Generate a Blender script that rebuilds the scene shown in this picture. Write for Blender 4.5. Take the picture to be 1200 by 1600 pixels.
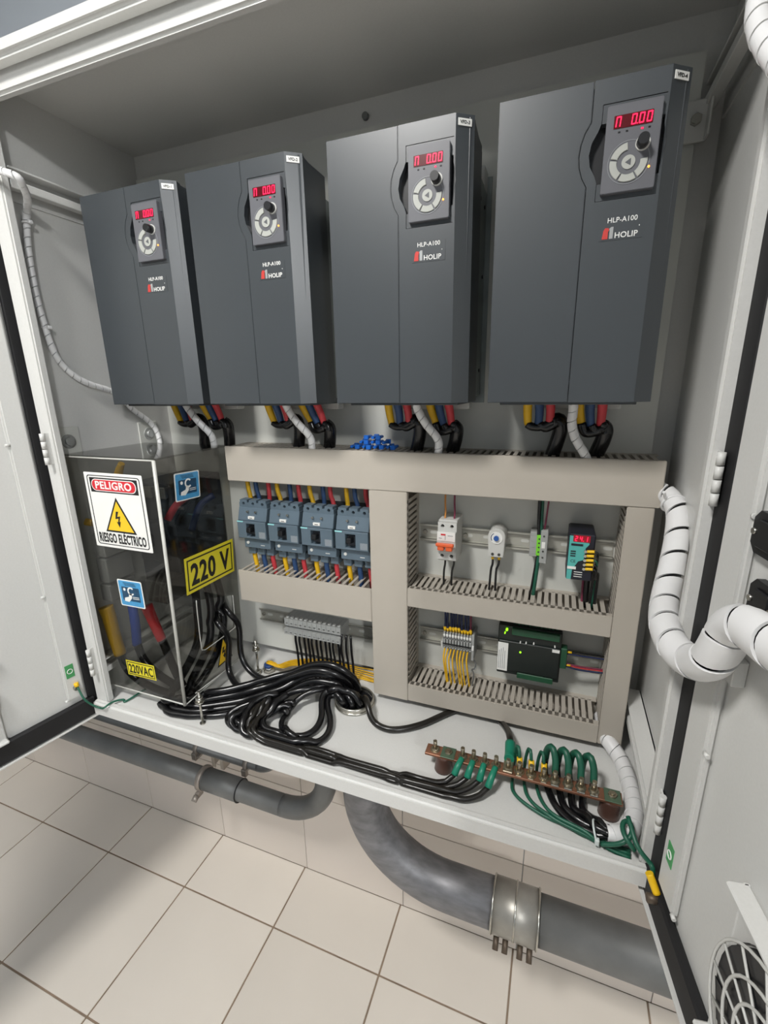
import bpy, bmesh, math, random
import numpy as np
from mathutils import Vector, Matrix
random.seed(7)
for o in list(bpy.data.objects): bpy.data.objects.remove(o, do_unlink=True)
S = bpy.context.scene
C = S.collection
H = 1.46                                    # eye height above the tiled floor
# ------------------------------------------------------------------ camera
FPX = 713.85                                # focal length in pixels of the 1200x1600 photograph
R = ((0.93616035, 0.01728985, 0.35114792), (0.07731986, 0.96421122, -0.25361065), (-0.34296565, 0.26457094, 0.90131946))
RIGHT = Vector((R[0][0], R[0][2], -R[0][1]))
DOWN = Vector((R[1][0], R[1][2], -R[1][1]))
FWD = Vector((R[2][0], R[2][2], -R[2][1]))
cam = bpy.data.cameras.new('camera'); camo = bpy.data.objects.new('camera', cam); C.objects.link(camo)
camo.matrix_world = Matrix(((RIGHT.x, -DOWN.x, -FWD.x, 0), (RIGHT.y, -DOWN.y, -FWD.y, 0), (RIGHT.z, -DOWN.z, -FWD.z, H), (0, 0, 0, 1)))
cam.sensor_fit = 'VERTICAL'; cam.sensor_height = 36; cam.lens = FPX / 1600 * 36
cam.clip_start = 0.01
S.camera = camo
# ------------------------------------------------------------------ world, light, exposure
w = bpy.data.worlds.new('world'); S.world = w; w.use_nodes = True
w.node_tree.nodes['Background'].inputs[0].default_value = (0.85, 0.93, 1.0, 1)
w.node_tree.nodes['Background'].inputs[1].default_value = 0.05
S.view_settings.view_transform = 'Standard'; S.view_settings.look = 'None'
S.view_settings.gamma = 1; S.view_settings.use_curve_mapping = False
S.view_settings.exposure = 0.14
def area(name, loc, sx, sy, power, color, rot=(0, 0, 0)):
    l = bpy.data.lights.new(name, 'AREA'); l.shape = 'RECTANGLE'; l.size = sx; l.size_y = sy; l.energy = power; l.color = color
    o = bpy.data.objects.new(name, l); C.objects.link(o); o.location = loc; o.rotation_euler = rot
    return o
CEIL = 2.75
LAMPS = [((-0.60, -0.48), 0.30, 0.30, 38)]
for (lx, ly), sx, sy, pw_ in LAMPS:
    area('ceiling_lamp_offscreen', (lx, ly, CEIL - 0.085), sx, sy, pw_, (1.0, 0.98, 0.95))
GLOBES = [((1.62, -2.0), 112)]
for (lx, ly), pw_ in GLOBES:
    l = bpy.data.lights.new('hanging_lamp_right_offscreen', 'POINT'); l.energy = pw_; l.shadow_soft_size = 0.09; l.color = (1.0, 0.985, 0.96)
    o = bpy.data.objects.new('hanging_lamp_right_offscreen', l); C.objects.link(o); o.location = (lx, ly, CEIL - 0.22)

# ------------------------------------------------------------------ pixel -> place
def ray(px, py): return RIGHT * ((px - 600) / FPX) + DOWN * ((py - 800) / FPX) + FWD
CAM = Vector((0, 0, H))
def PY(px, py, Y): d = ray(px, py); return CAM + d * (Y / d.y)
def PX(px, py, X): d = ray(px, py); return CAM + d * (X / d.x)
def PZ(px, py, Z): d = ray(px, py); return CAM + d * ((Z - H) / d.z)
def PP(px, py, O, n): d = ray(px, py); return CAM + d * ((Vector(O) - CAM).dot(n) / d.dot(n))
# key planes
YW, YB, YP, YF, YD, YC = 0.93, 0.90, 0.875, 0.585, 0.69, 0.79   # room wall, cabinet back, plate, front frame, drive face, duct cover
XL, XR = -0.910, 0.184
ZB, ZT = H - 0.66, H + 0.49                                       # cabinet floor / roof (inside)
def FL(px, py, h=0.0): return PZ(px, py, ZB + h)

# ------------------------------------------------------------------ materials
MATS = {}
def lin(c): return tuple(((v / 255) / 12.92 if v / 255 <= 0.04045 else (((v / 255) + 0.055) / 1.055) ** 2.4) for v in c)
def mat(name, rgb, rough=0.5, metal=0.0, var=0.06, scale=40, bump=0.0, emit=0.0, spec=0.5, stretch=None, coat=0.0):
    if name in MATS: return MATS[name]
    m = bpy.data.materials.new(name); m.use_nodes = True; nt = m.node_tree; b = nt.nodes['Principled BSDF']
    c = lin(rgb)
    b.inputs['Roughness'].default_value = rough; b.inputs['Metallic'].default_value = metal
    b.inputs['Specular IOR Level'].default_value = spec; b.inputs['Coat Weight'].default_value = coat
    tc = nt.nodes.new('ShaderNodeTexCoord'); n = nt.nodes.new('ShaderNodeTexNoise')
    n.inputs['Scale'].default_value = scale; n.inputs['Detail'].default_value = 4
    if stretch:
        mp = nt.nodes.new('ShaderNodeMapping'); mp.inputs['Scale'].default_value = stretch
        nt.links.new(tc.outputs['Object'], mp.inputs['Vector']); nt.links.new(mp.outputs['Vector'], n.inputs['Vector'])
    else: nt.links.new(tc.outputs['Object'], n.inputs['Vector'])
    r = nt.nodes.new('ShaderNodeValToRGB')
    r.color_ramp.elements[0].position = 0.3; r.color_ramp.elements[1].position = 0.7
    r.color_ramp.elements[0].color = tuple(v * (1 - var) for v in c) + (1,)
    r.color_ramp.elements[1].color = tuple(min(1, v * (1 + var)) for v in c) + (1,)
    nt.links.new(n.outputs['Fac'], r.inputs['Fac']); nt.links.new(r.outputs['Color'], b.inputs['Base Color'])
    if bump:
        bp = nt.nodes.new('ShaderNodeBump'); bp.inputs['Strength'].default_value = bump; bp.inputs['Distance'].default_value = 0.001
        nt.links.new(n.outputs['Fac'], bp.inputs['Height']); nt.links.new(bp.outputs['Normal'], b.inputs['Normal'])
    if emit:
        b.inputs['Emission Color'].default_value = c + (1,); b.inputs['Emission Strength'].default_value = emit
    MATS[name] = m; return m
def acrylic(name, tint, gloss_rough=0.03):
    m = bpy.data.materials.new(name); m.use_nodes = True; nt = m.node_tree; nt.nodes.clear()
    out = nt.nodes.new('ShaderNodeOutputMaterial'); mx = nt.nodes.new('ShaderNodeMixShader')
    t = nt.nodes.new('ShaderNodeBsdfTransparent'); t.inputs[0].default_value = tint + (1,)
    g = nt.nodes.new('ShaderNodeBsdfGlossy'); g.inputs['Roughness'].default_value = gloss_rough
    lw = nt.nodes.new('ShaderNodeLayerWeight'); lw.inputs[0].default_value = 0.5
    pwr = nt.nodes.new('ShaderNodeMath'); pwr.operation = 'POWER'; pwr.inputs[1].default_value = 5
    f = nt.nodes.new('ShaderNodeMapRange'); f.inputs[3].default_value = 0.04; f.inputs[4].default_value = 1.0
    nt.links.new(lw.outputs['Facing'], pwr.inputs[0]); nt.links.new(pwr.outputs[0], f.inputs[0])
    tc = nt.nodes.new('ShaderNodeTexCoord'); n = nt.nodes.new('ShaderNodeTexNoise'); n.inputs['Scale'].default_value = 9
    bp = nt.nodes.new('ShaderNodeBump'); bp.inputs['Strength'].default_value = 0.06; bp.inputs['Distance'].default_value = 0.01
    nt.links.new(tc.outputs['Object'], n.inputs['Vector']); nt.links.new(n.outputs['Fac'], bp.inputs['Height'])
    nt.links.new(bp.outputs['Normal'], g.inputs['Normal'])
    nt.links.new(f.outputs[0], mx.inputs[0]); nt.links.new(t.outputs[0], mx.inputs[1]); nt.links.new(g.outputs[0], mx.inputs[2])
    nt.links.new(mx.outputs[0], out.inputs[0]); MATS[name] = m; return m
WHITE = mat('cabinet_paint', (206, 206, 203), 0.42, var=0.02, scale=300, bump=0.12)
PLATE = mat('plate_paint', (200, 201, 195), 0.42, var=0.025, scale=12)
BEIGE = mat('duct_plastic', (180, 173, 162), 0.5, var=0.015, scale=20)
DRIVE = mat('drive_plastic', (58, 63, 67), 0.38, var=0.04, scale=5, bump=0.02, spec=0.8)
BLACK = mat('black_plastic', (22, 23, 26), 0.4, var=0.1)
DSCREW = mat('dark_screw', (78, 78, 76), 0.45, 0.6)
KEYPAD = mat('keypad_plastic', (100, 101, 106), 0.42, var=0.02)
KEYS = mat('key_rubber', (176, 178, 172), 0.5, var=0.02)
GALV = mat('galvanized', (140, 146, 144), 0.4, 0.7, var=0.15, scale=25)
STEEL = mat('bright_steel', (190, 188, 180), 0.25, 0.95, var=0.06, scale=40)
RAIL = mat('zinc_rail', (182, 181, 172), 0.38, 0.45, var=0.08, scale=30)
BRKR = mat('breaker_plastic', (88, 104, 116), 0.42, var=0.03)
BRKR_D = mat('breaker_dark', (34, 40, 48), 0.5)
LGREY = mat('light_grey_plastic', (200, 200, 196), 0.45, var=0.02)
MGREY = mat('terminal_grey', (158, 160, 158), 0.5, var=0.03)
ORANGE = mat('toggle_orange', (226, 98, 50), 0.4, var=0.03)
PAPER = mat('label_paper', (232, 232, 228), 0.6, var=0.01)
INK = mat('ink_black', (18, 18, 20), 0.6)
WINK = mat('ink_white', (235, 235, 232), 0.6)
RINK = mat('sign_red', (206, 34, 48), 0.45, var=0.02)
LOGO = mat('logo_red', (196, 62, 56), 0.45)
SILV = mat('logo_silver', (170, 172, 172), 0.4, 0.3)
YINK = mat('sign_yellow', (240, 196, 34), 0.45, var=0.02)
YSTK = mat('sticker_yellow', (226, 212, 44), 0.45, var=0.02)
BSTK = mat('sticker_blue', (70, 150, 200), 0.35, var=0.1, scale=200)
BDRK = mat('sticker_navy', (28, 70, 100), 0.35, var=0.2, scale=150)
LED = mat('led_red', (255, 24, 66), 0.4, emit=2.6)
LEDBG = mat('display_dark_red', (80, 6, 16), 0.25, emit=0.25)
LEDO = mat('led_orange', (255, 140, 40), 0.4, emit=6.0)
LEDG = mat('led_green', (150, 255, 30), 0.4, emit=1.6)
CBL = mat('cable_black', (17, 17, 19), 0.27, var=0.15, scale=30, spec=0.6)
CBL2 = mat('cable_brown_black', (30, 28, 25), 0.3, var=0.15, scale=30)
CY = mat('core_yellow', (226, 178, 30), 0.45, var=0.05)
CB = mat('core_blue', (44, 74, 116), 0.5, var=0.08)
CR = mat('core_red', (196, 60, 68), 0.5, var=0.06)
CW = mat('wrap_white', (226, 226, 226), 0.4, var=0.02)
CG = mat('earth_green', (28, 88, 68), 0.42, var=0.08)
CG2 = mat('shrink_green', (24, 124, 98), 0.42, var=0.06)
CPUR = mat('wire_maroon', (128, 52, 76), 0.5)
CNAVY = mat('wire_navy', (34, 44, 84), 0.5)
CORNG = mat('wire_orange', (206, 140, 70), 0.5)
FERR = mat('ferrule_yellow', (236, 190, 24), 0.45)
COPPER = mat('copper_bar', (140, 98, 76), 0.45, 0.5, var=0.25, scale=40)
INSUL = mat('insulator_brown', (82, 58, 50), 0.3, var=0.1)
BOLT = mat('zinc_bolt', (170, 160, 140), 0.3, 0.9, var=0.1)
PIPE = mat('steel_conduit', (116, 117, 116), 0.5, 0.3, var=0.16, scale=14)
PIPE2 = mat('galvanized_conduit', (128, 128, 131), 0.46, 0.45, var=0.22, scale=22, stretch=(1, 3, 3))
CLAMP = mat('clamp_steel', (150, 142, 134), 0.45, 0.5, var=0.15)
GASKET = mat('gasket_black', (20, 20, 22), 0.65, var=0.1)
CLIMEG = mat('terminal_green', (120, 210, 50), 0.45)
PLCG = mat('connector_green', (30, 78, 52), 0.45)
PLCB = mat('module_black', (20, 28, 26), 0.4)
PTURQ = mat('meter_turquoise', (86, 178, 172), 0.45)
MBLK = mat('meter_black', (26, 27, 40), 0.45)
BLUEP = mat('blue_plugs', (20, 92, 180), 0.4, var=0.15)
ACR = acrylic('smoked_acrylic', (0.70, 0.70, 0.685))
ACR_E = mat('acrylic_edge', (196, 196, 190), 0.25)
GTAG = mat('earth_tag', (70, 150, 90), 0.5)
CEILM = mat('ceiling_paint', (150, 158, 166), 0.7, var=0.02, scale=4)
WALLM = mat('wall_paint', (160, 166, 172), 0.7, var=0.03, scale=4)
GROUT = mat('grout', (140, 122, 104), 0.85, var=0.25, scale=14)
def tilemat(name, rgb):
    m = mat(name, rgb, 0.32, var=0.03, scale=3.0, bump=0.02)
    nt = m.node_tree; oi = nt.nodes.new('ShaderNodeObjectInfo'); hs = nt.nodes.new('ShaderNodeHueSaturation')
    ma = nt.nodes.new('ShaderNodeMapRange'); ma.inputs[3].default_value = 0.95; ma.inputs[4].default_value = 1.04
    b = nt.nodes['Principled BSDF']; src = b.inputs['Base Color'].links[0].from_socket
    nt.links.new(oi.outputs['Random'], ma.inputs[0]); nt.links.new(ma.outputs[0], hs.inputs['Value'])
    nt.links.new(src, hs.inputs['Color']); nt.links.new(hs.outputs[0], b.inputs['Base Color']); return m
TILE = tilemat('floor_tile', (224, 216, 205)); WTILE = tilemat('wall_tile', (222, 212, 202))

# ------------------------------------------------------------------ mesh builder
def pw(o):
    v = Vector((0, 0, 0))
    while o: v += o.location; o = o.parent
    return v
def spline(pts, res=6):
    pts = [Vector(p) for p in pts]
    if len(pts) < 3 or res < 2: return pts
    P = [pts[0] * 2 - pts[1]] + pts + [pts[-1] * 2 - pts[-2]]; out = []
    for i in range(1, len(P) - 2):
        a, b, c, d = P[i - 1:i + 3]
        for k in range(res):
            t = k / res
            out.append(0.5 * ((2 * b) + (c - a) * t + (2 * a - 5 * b + 4 * c - d) * t * t + (3 * b - a - 3 * c + d) * t ** 3))
    out.append(pts[-1]); return out
def frames(P):
    T = []
    for i in range(len(P)):
        t = P[min(i + 1, len(P) - 1)] - P[max(i - 1, 0)]; T.append(t.normalized() if t.length > 1e-9 else Vector((0, 0, 1)))
    up = Vector((0, 0, 1)) if abs(T[0].z) < 0.9 else Vector((1, 0, 0))
    n = (up - T[0] * up.dot(T[0])).normalized(); F = []
    for t in T:
        n = (n - t * n.dot(t)); n = n.normalized() if n.length > 1e-6 else t.orthogonal().normalized()
        F.append((t, n, t.cross(n)))
    return F
class MB:
    def __init__(s): s.bm = bmesh.new()
    def _merge(s, t, smooth=False):
        if smooth:
            for f in t.faces: f.smooth = True
        me = bpy.data.meshes.new('t'); t.to_mesh(me); t.free(); s.bm.from_mesh(me); bpy.data.meshes.remove(me); return s
    def box(s, a, b, bev=0.0, seg=1, M=None):
        t = bmesh.new(); bmesh.ops.create_cube(t, size=1)
        a, b = Vector(a), Vector(b)
        for v in t.verts: v.co = Vector(((a.x + b.x) / 2 + v.co.x * (b.x - a.x), (a.y + b.y) / 2 + v.co.y * (b.y - a.y), (a.z + b.z) / 2 + v.co.z * (b.z - a.z)))
        bmesh.ops.recalc_face_normals(t, faces=t.faces)
        if bev: bmesh.ops.bevel(t, geom=list(t.edges), offset=bev, segments=seg, affect='EDGES', clamp_overlap=True)
        if M: t.transform(M)
        return s._merge(t)
    def hexa(s, p, bev=0.0):          # p: 4 front (ccw) + 4 back
        t = bmesh.new(); v = [t.verts.new(q) for q in p]
        for f in ((0, 1, 2, 3), (7, 6, 5, 4), (0, 4, 5, 1), (1, 5, 6, 2), (2, 6, 7, 3), (3, 7, 4, 0)): t.faces.new([v[i] for i in f])
        bmesh.ops.recalc_face_normals(t, faces=t.faces)
        if bev: bmesh.ops.bevel(t, geom=list(t.edges), offset=bev, segments=1, affect='EDGES', clamp_overlap=True)
        return s._merge(t)
    def prism(s, poly, y0, y1, bev=0.0, axis='y'):   # poly in (x,z), extruded along y
        t = bmesh.new()
        f3 = (lambda p, k: (p[0], k, p[1])) if axis == 'y' else ((lambda p, k: (k, p[0], p[1])) if axis == 'x' else (lambda p, k: (p[0], p[1], k)))
        A = [t.verts.new(f3(p, y0)) for p in poly]; B = [t.verts.new(f3(p, y1)) for p in poly]; n = len(poly)
        fa = t.faces.new(A); fb = t.faces.new(B[::-1])
        for i in range(n): t.faces.new((A[i], B[i], B[(i + 1) % n], A[(i + 1) % n]))
        bmesh.ops.recalc_face_normals(t, faces=t.faces)
        if bev: bmesh.ops.bevel(t, geom=[e for e in fa.edges], offset=bev, segments=2, affect='EDGES', clamp_overlap=True)
        return s._merge(t)
    def ringprism(s, outer, inner, y0, y1):          # plate with a hole, outer & inner with equal counts
        t = bmesh.new(); n = len(outer)
        V = [[t.verts.new((p[0], y, p[1])) for p in L] for L in (outer, inner) for y in (y0, y1)]
        for i in range(n):
            j = (i + 1) % n
            t.faces.new((V[0][i], V[0][j], V[2][j], V[2][i])); t.faces.new((V[1][i], V[3][i], V[3][j], V[1][j]))
            t.faces.new((V[0][i], V[1][i], V[1][j], V[0][j])); t.faces.new((V[2][i], V[2][j], V[3][j], V[3][i]))
        bmesh.ops.recalc_face_normals(t, faces=t.faces)
        return s._merge(t)
    def tube(s, pts, r, n=10, res=6, caps=True):
        P = spline(pts, res); F = frames(P); t = bmesh.new(); rings = []
        for i, (p, (a, nn, bb)) in enumerate(zip(P, F)):
            rr = r[0] + (r[1] - r[0]) * i / max(1, len(P) - 1) if isinstance(r, (tuple, list)) else r
            rings.append([t.verts.new(p + (nn * math.cos(k * 2 * math.pi / n) + bb * math.sin(k * 2 * math.pi / n)) * rr) for k in range(n)])
        for A, B in zip(rings, rings[1:]):
            for k in range(n): t.faces.new((A[k], A[(k + 1) % n], B[(k + 1) % n], B[k]))
        if caps: t.faces.new(rings[0][::-1]); t.faces.new(rings[-1])
        bmesh.ops.recalc_face_normals(t, faces=t.faces)
        for f in t.faces: f.smooth = len(f.verts) == 4
        return s._merge(t)
    def cyl(s, a, b, r, r2=None, n=16): return s.tube([a, b], (r, r if r2 is None else r2), n, 1)
    def torus(s, c, rad, r, n=32, m=8, M=None):
        t = bmesh.new(); rings = []
        for i in range(n):
            a = i * 2 * math.pi / n; rings.append([t.verts.new(((rad + r * math.cos(k * 2 * math.pi / m)) * math.cos(a), (rad + r * math.cos(k * 2 * math.pi / m)) * math.sin(a), r * math.sin(k * 2 * math.pi / m))) for k in range(m)])
        for i in range(n):
            A, B = rings[i], rings[(i + 1) % n]
            for k in range(m): t.faces.new((A[k], B[k], B[(k + 1) % m], A[(k + 1) % m]))
        if M: t.transform(M)
        t.transform(Matrix.Translation(Vector(c))); bmesh.ops.recalc_face_normals(t, faces=t.faces)
        return s._merge(t, True)
    def helix(s, pts, r, pitch, frac, th=0.0016, res=6, n=20, phase=0.0):   # spiral-wrap band round a path
        P = spline(pts, res); L = [0]
        for a, b in zip(P, P[1:]): L.append(L[-1] + (b - a).length)
        F = frames(P); tot = L[-1]
        def at(d):
            d = max(0, min(tot, d)); i = 0
            while i < len(L) - 2 and L[i + 1] < d: i += 1
            q = (d - L[i]) / max(1e-9, L[i + 1] - L[i]); p = P[i].lerp(P[i + 1], q); nn = F[i][1].lerp(F[i + 1][1], q).normalized(); bb = F[i][2].lerp(F[i + 1][2], q).normalized()
            return p, nn, bb
        t = bmesh.new(); prev = None; steps = max(2, int(tot / pitch * n)); NW = 4
        for i in range(steps + 1):
            d = tot * i / steps; a = 2 * math.pi * (d / pitch) + phase; row = []
            r_ = r[0] + (r[1] - r[0]) * min(1, 1.6 * d / tot) if isinstance(r, tuple) else r
            for q in range(NW + 1):
                p, nn, bb = at(d + (q / NW - .5) * frac * pitch); row.append(t.verts.new(p + (nn * math.cos(a) + bb * math.sin(a)) * (r_ + th * (1 + .5 * q / NW))))
            for q in (-.5, .5):
                p, nn, bb = at(d + q * frac * pitch)
                for rr in (r_ * .95, r_ + th * (1.25 + .5 * q)): row.append(t.verts.new(p + (nn * math.cos(a) + bb * math.sin(a)) * rr))
            if prev:
                for q in list(range(NW)) + [NW + 1, NW + 3]: t.faces.new((prev[q], prev[q + 1], row[q + 1], row[q]))
            prev = row
        bmesh.ops.recalc_face_normals(t, faces=t.faces)
        return s._merge(t, True)
    def hole_plate(s, x0, x1, z0, z1, y0, y1, c, r):      # block with a real round hole through it
        A = sorted(set([k * math.pi / 8 for k in range(16)] + [math.atan2(z - c[1], x - c[0]) % (2 * math.pi) for x in (x0, x1) for z in (z0, z1)]))
        out = []
        for a in A:
            ca, sa = math.cos(a), math.sin(a)
            t_ = min([((x1 if ca > 0 else x0) - c[0]) / ca if abs(ca) > 1e-9 else 9, ((z1 if sa > 0 else z0) - c[1]) / sa if abs(sa) > 1e-9 else 9]); out.append((c[0] + t_ * ca, c[1] + t_ * sa))
        return s.ringprism(out, [(c[0] + r * math.cos(a), c[1] + r * math.sin(a)) for a in A], y0, y1)
    def disc(s, c, r, y0, y1, n=24): return s.prism([(c[0] + r * math.cos(i * 2 * math.pi / n), c[1] + r * math.sin(i * 2 * math.pi / n)) for i in range(n)], y0, y1)
    def build(s, name, m, parent=None, loc=None):
        me = bpy.data.meshes.new(name); s.bm.to_mesh(me); s.bm.free()
        if parent is not None: off = pw(parent); l = Vector((0, 0, 0))
        else:
            if loc is None:
                xs = [v.co.x for v in me.vertices]; ys = [v.co.y for v in me.vertices]; zs = [v.co.z for v in me.vertices]
                loc = ((min(xs) + max(xs)) / 2, (min(ys) + max(ys)) / 2, min(zs))
            off = Vector(loc); l = off
        me.transform(Matrix.Translation(-off)); me.materials.append(m)
        o = bpy.data.objects.new(name, me); C.objects.link(o); o.location = l
        if parent is not None: o.parent = parent
        return o
def thing(name, label, cat, loc=(0, 0, 0), group=None):
    o = bpy.data.objects.new(name, None); C.objects.link(o); o.location = loc; o.empty_display_size = 0.02
    o['label'] = label; o['category'] = cat
    if group: o['group'] = group
    return o
def tag(o, label, cat, group=None):
    o['label'] = label; o['category'] = cat
    if group: o['group'] = group
    return o
def struct(o, label=None):
    o['kind'] = 'structure'
    if label: o['label'] = label
    return o
def copy_tree(o, parent=None):
    c = o.copy(); C.objects.link(c)
    if parent is not None: c.parent = parent
    for ch in list(o.children): copy_tree(ch, c)
    return c
def inst(me_obj, name, parent, loc):                      # another object on the same mesh
    o = bpy.data.objects.new(name, me_obj.data); C.objects.link(o); o.parent = parent; o.location = Vector(loc) - pw(parent); return o
def text(body, size, name, m, parent, x, y, z, align='LEFT', bold=0.0, sx=1.0, ext=0.0002, italic=0.0, fitw=None):
    cu = bpy.data.curves.new('t', 'FONT'); cu.body = body; cu.size = size; cu.align_x = align; cu.extrude = ext; cu.offset = bold * size; cu.resolution_u = 3; cu.shear = italic; cu.space_character = 1.0 + bold * 3
    t = bpy.data.objects.new('t', cu); C.objects.link(t); dg = bpy.context.evaluated_depsgraph_get()
    me = bpy.data.meshes.new_from_object(t.evaluated_get(dg)); bpy.data.objects.remove(t); bpy.data.curves.remove(cu)
    me.transform(Matrix.Rotation(math.pi / 2, 4, 'X') @ Matrix.Scale(sx, 4, (1, 0, 0))); me.name = name
    me.materials.clear(); me.materials.append(m)
    if fitw:
        xs = [v.co.x for v in me.vertices]; k = fitw / (max(xs) - min(xs)); c0 = (max(xs) + min(xs)) / 2
        for v in me.vertices: v.co.x = (v.co.x - c0) * k
    o = bpy.data.objects.new(name, me); C.objects.link(o); o.parent = parent; o.location = Vector((x, y, z)); return o
def arc(c, r, a0, a1, n=10): return [(c[0] + r * math.cos(math.radians(a0 + (a1 - a0) * i / n)), c[1] + r * math.sin(math.radians(a0 + (a1 - a0) * i / n))) for i in range(n + 1)]
def rect4(x0, x1, z0, z1): return [(x0, z0), (x1, z0), (x1, z1), (x0, z1)]
def rrect(x0, x1, z0, z1, r, n=5): return arc((x1 - r, z1 - r), r, 0, 90, n) + arc((x0 + r, z1 - r), r, 90, 180, n) + arc((x0 + r, z0 + r), r, 180, 270, n) + arc((x1 - r, z0 + r), r, 270, 360, n)
def sevenseg(mb, ch, x, z, w, h, y0, y1, sl=0.08):
    SEG = {'0': 'abcdef', '1': 'bc', '2': 'abged', '4': 'fgbc', 'n': 'abcef', '-': 'g'}
    t = w * 0.2; q = h / 2
    def bar(x0, z0, x1, z1): mb.prism([(x0 + sl * (z0 - z), z0), (x1 + sl * (z0 - z), z0), (x1 + sl * (z1 - z), z1), (x0 + sl * (z1 - z), z1)], y0, y1)
    for s_ in SEG[ch]:
        if s_ == 'a': bar(x + t * .6, z + h - t, x + w - t * .6, z + h)
        if s_ == 'd': bar(x + t * .6, z, x + w - t * .6, z + t)
        if s_ == 'g': bar(x + t * .6, z + q - t / 2, x + w - t * .6, z + q + t / 2)
        if s_ == 'b': bar(x + w - t, z + q + t * .2, x + w, z + h - t * .3)
        if s_ == 'c': bar(x + w - t, z + t * .3, x + w, z + q - t * .2)
        if s_ == 'f': bar(x, z + q + t * .2, x + t, z + h - t * .3)
        if s_ == 'e': bar(x, z + t * .3, x + t, z + q - t * .2)

# ================================================================== the room
G0, GP = -0.96, 0.318
X0, X1, Y0 = G0 - GP * 4, G0 + GP * 9, 0.753 - GP * 14
fl = struct(MB().box((X0 - .1, Y0 - .1, -0.08), (X1 + .1, YW + .1, -0.0025)).build('floor', GROUT))
wb = struct(MB().box((X0 - .1, YW + 0.0025, -0.0), (X1 + .1, YW + 0.12, CEIL)).build('wall_back', WALLM))
struct(MB().box((X0 - 0.1, Y0, 0), (X0, YW + .0025, CEIL)).build('wall_left', WALLM))
struct(MB().box((X1, Y0, 0), (X1 + 0.1, YW + .0025, CEIL)).build('wall_right', WALLM))
struct(MB().box((X0 - .1, Y0 - 0.1, 0), (X1 + .1, Y0, CEIL)).build('wall_front', WALLM))
struct(MB().box((X0 - .1, Y0 - .1, CEIL), (X1 + .1, YW + .12, CEIL + 0.08)).build('ceiling', CEILM))
first = None; cut = None; g = 0.0022
for i in range(13):
    for j in range(15):
        x = G0 + GP * (i - 4); y = 0.753 - GP * j
        if j == 0:
            if cut is None: cut = MB().box((x + g, y + g, -0.004), (x + GP - g, YW - 0.001, 0), 0.001).build('tile', TILE, fl); cb = (x, y)
            else: inst(cut, 'tile', fl, pw(fl) + Vector((x - cb[0], y - cb[1], 0)))
        else:
            if first is None: first = MB().box((x + g, y + g, -0.004), (x + GP - g, y + GP - g, 0), 0.001).build('tile', TILE, fl); fb = (x, y)
            else: inst(first, 'tile', fl, pw(fl) + Vector((x - fb[0], y - fb[1], 0)))
wt = None
for i in range(13):
    for j in range(3):
        x = G0 + GP * (i - 4) + 0.008; z = 0.30 * j
        if wt is None: wt = MB().box((x + .001, YW - 0.001, z + .001), (x + GP - .001, YW + 0.004, z + 0.299), 0.0007).build('tile', WTILE, wb); wz = (x, z)
        else: inst(wt, 'tile', wb, pw(wb) + Vector((x - wz[0], 0, z - wz[1])))
for (lx, ly), sx, sy, pw_ in LAMPS:
    t = thing('ceiling_lamp', 'square ceiling lamp in front of the open cabinet', 'lamp', (lx, ly, CEIL - 0.07))
    MB().box((lx - sx / 2 - .02, ly - sy / 2 - .02, CEIL - 0.06), (lx + sx / 2 + .02, ly + sy / 2 + .02, CEIL + .001), 0.004).build('housing', LGREY, t)
    MB().box((lx - sx / 2, ly - sy / 2, CEIL - 0.07), (lx + sx / 2, ly + sy / 2, CEIL - 0.06), 0.002).build('diffuser', mat('lamp_diffuser', (255, 250, 240), 0.5, emit=2.0), t)
for k, ((lx, ly), pw_) in enumerate(GLOBES):
    t = thing('globe_lamp', 'hanging ceiling lamp socket near the right room wall', 'lamp', (lx, ly, CEIL - .13), 'hanging lamp sockets')
    MB().cyl((lx, ly, CEIL - .03), (lx, ly, CEIL + .001), .06, n=24).build('base', LGREY, t); MB().cyl((lx, ly, CEIL - .12), (lx, ly, CEIL - .03), .022, n=16).build('socket', BLACK, t)

# ================================================================== the cabinet
cab = thing('electrical_cabinet', 'large light grey wall cabinet with both doors open', 'cabinet', ((XL + XR) / 2, YB, ZB - 0.03))
def part(mb, name, m=WHITE, parent=cab): return mb.build(name, m, parent)
part(MB().box((XL - .003, YB, ZB - .03), (XR + .003, YB + .003, ZT + .005)), 'back_panel')
part(MB().box((XL - .003, YF + .003, ZB - .03), (XL, YB, ZT + .004)), 'side_panel')
part(MB().box((XR, YF + .003, ZB - .03), (XR + .003, YB, ZT + .004)), 'side_panel')
part(MB().box((XL - .003, YF + .003, ZT), (XR + .003, YB, ZT + .003)), 'top_panel')
part(MB().box((XL - .003, YF - .008, ZB - .004), (XR + .003, YB, ZB), 0.0).box((XL - .003, YF - .012, ZB - .03), (XR + .003, YF + .004, ZB + .005), 0.005, 3), 'bottom_panel')
# front frame: lips round the opening
part(MB().box((XL - .003, YF, ZB), (-0.8775, YF + .016, ZT), 0.003, 2), 'front_frame'); part(MB().box((0.155, YF, ZB), (XR + .003, YF + .016, ZT), 0.003, 2), 'front_frame')
ft = MB()
ft.box((XL - .003, YF - .004, H + .438), (XR + .003, YF + .012, H + .449), 0.004, 3)
ft.box((XL - .003, YF + .010, H + .445), (XR + .003, YF + .016, ZT))
ft.box((XL - .003, YF - .014, H + .474), (XR + .003, YF + .012, ZT + .008), 0.006, 3)
part(ft, 'top_rain_channel')
part(MB().box((-0.888, YP, H - .642), (0.150, YP + .003, H + .435)), 'mounting_plate', PLATE)
for px, py in ((572, 183), (1150, 120)):
    p = PY(px, py, YB); part(MB().cyl((p.x, YB - .006, p.z), (p.x, YB, p.z), 0.006, n=12), 'plate_bolt', mat('dark_bolt', (120, 122, 120), 0.6, 0.2))
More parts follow.
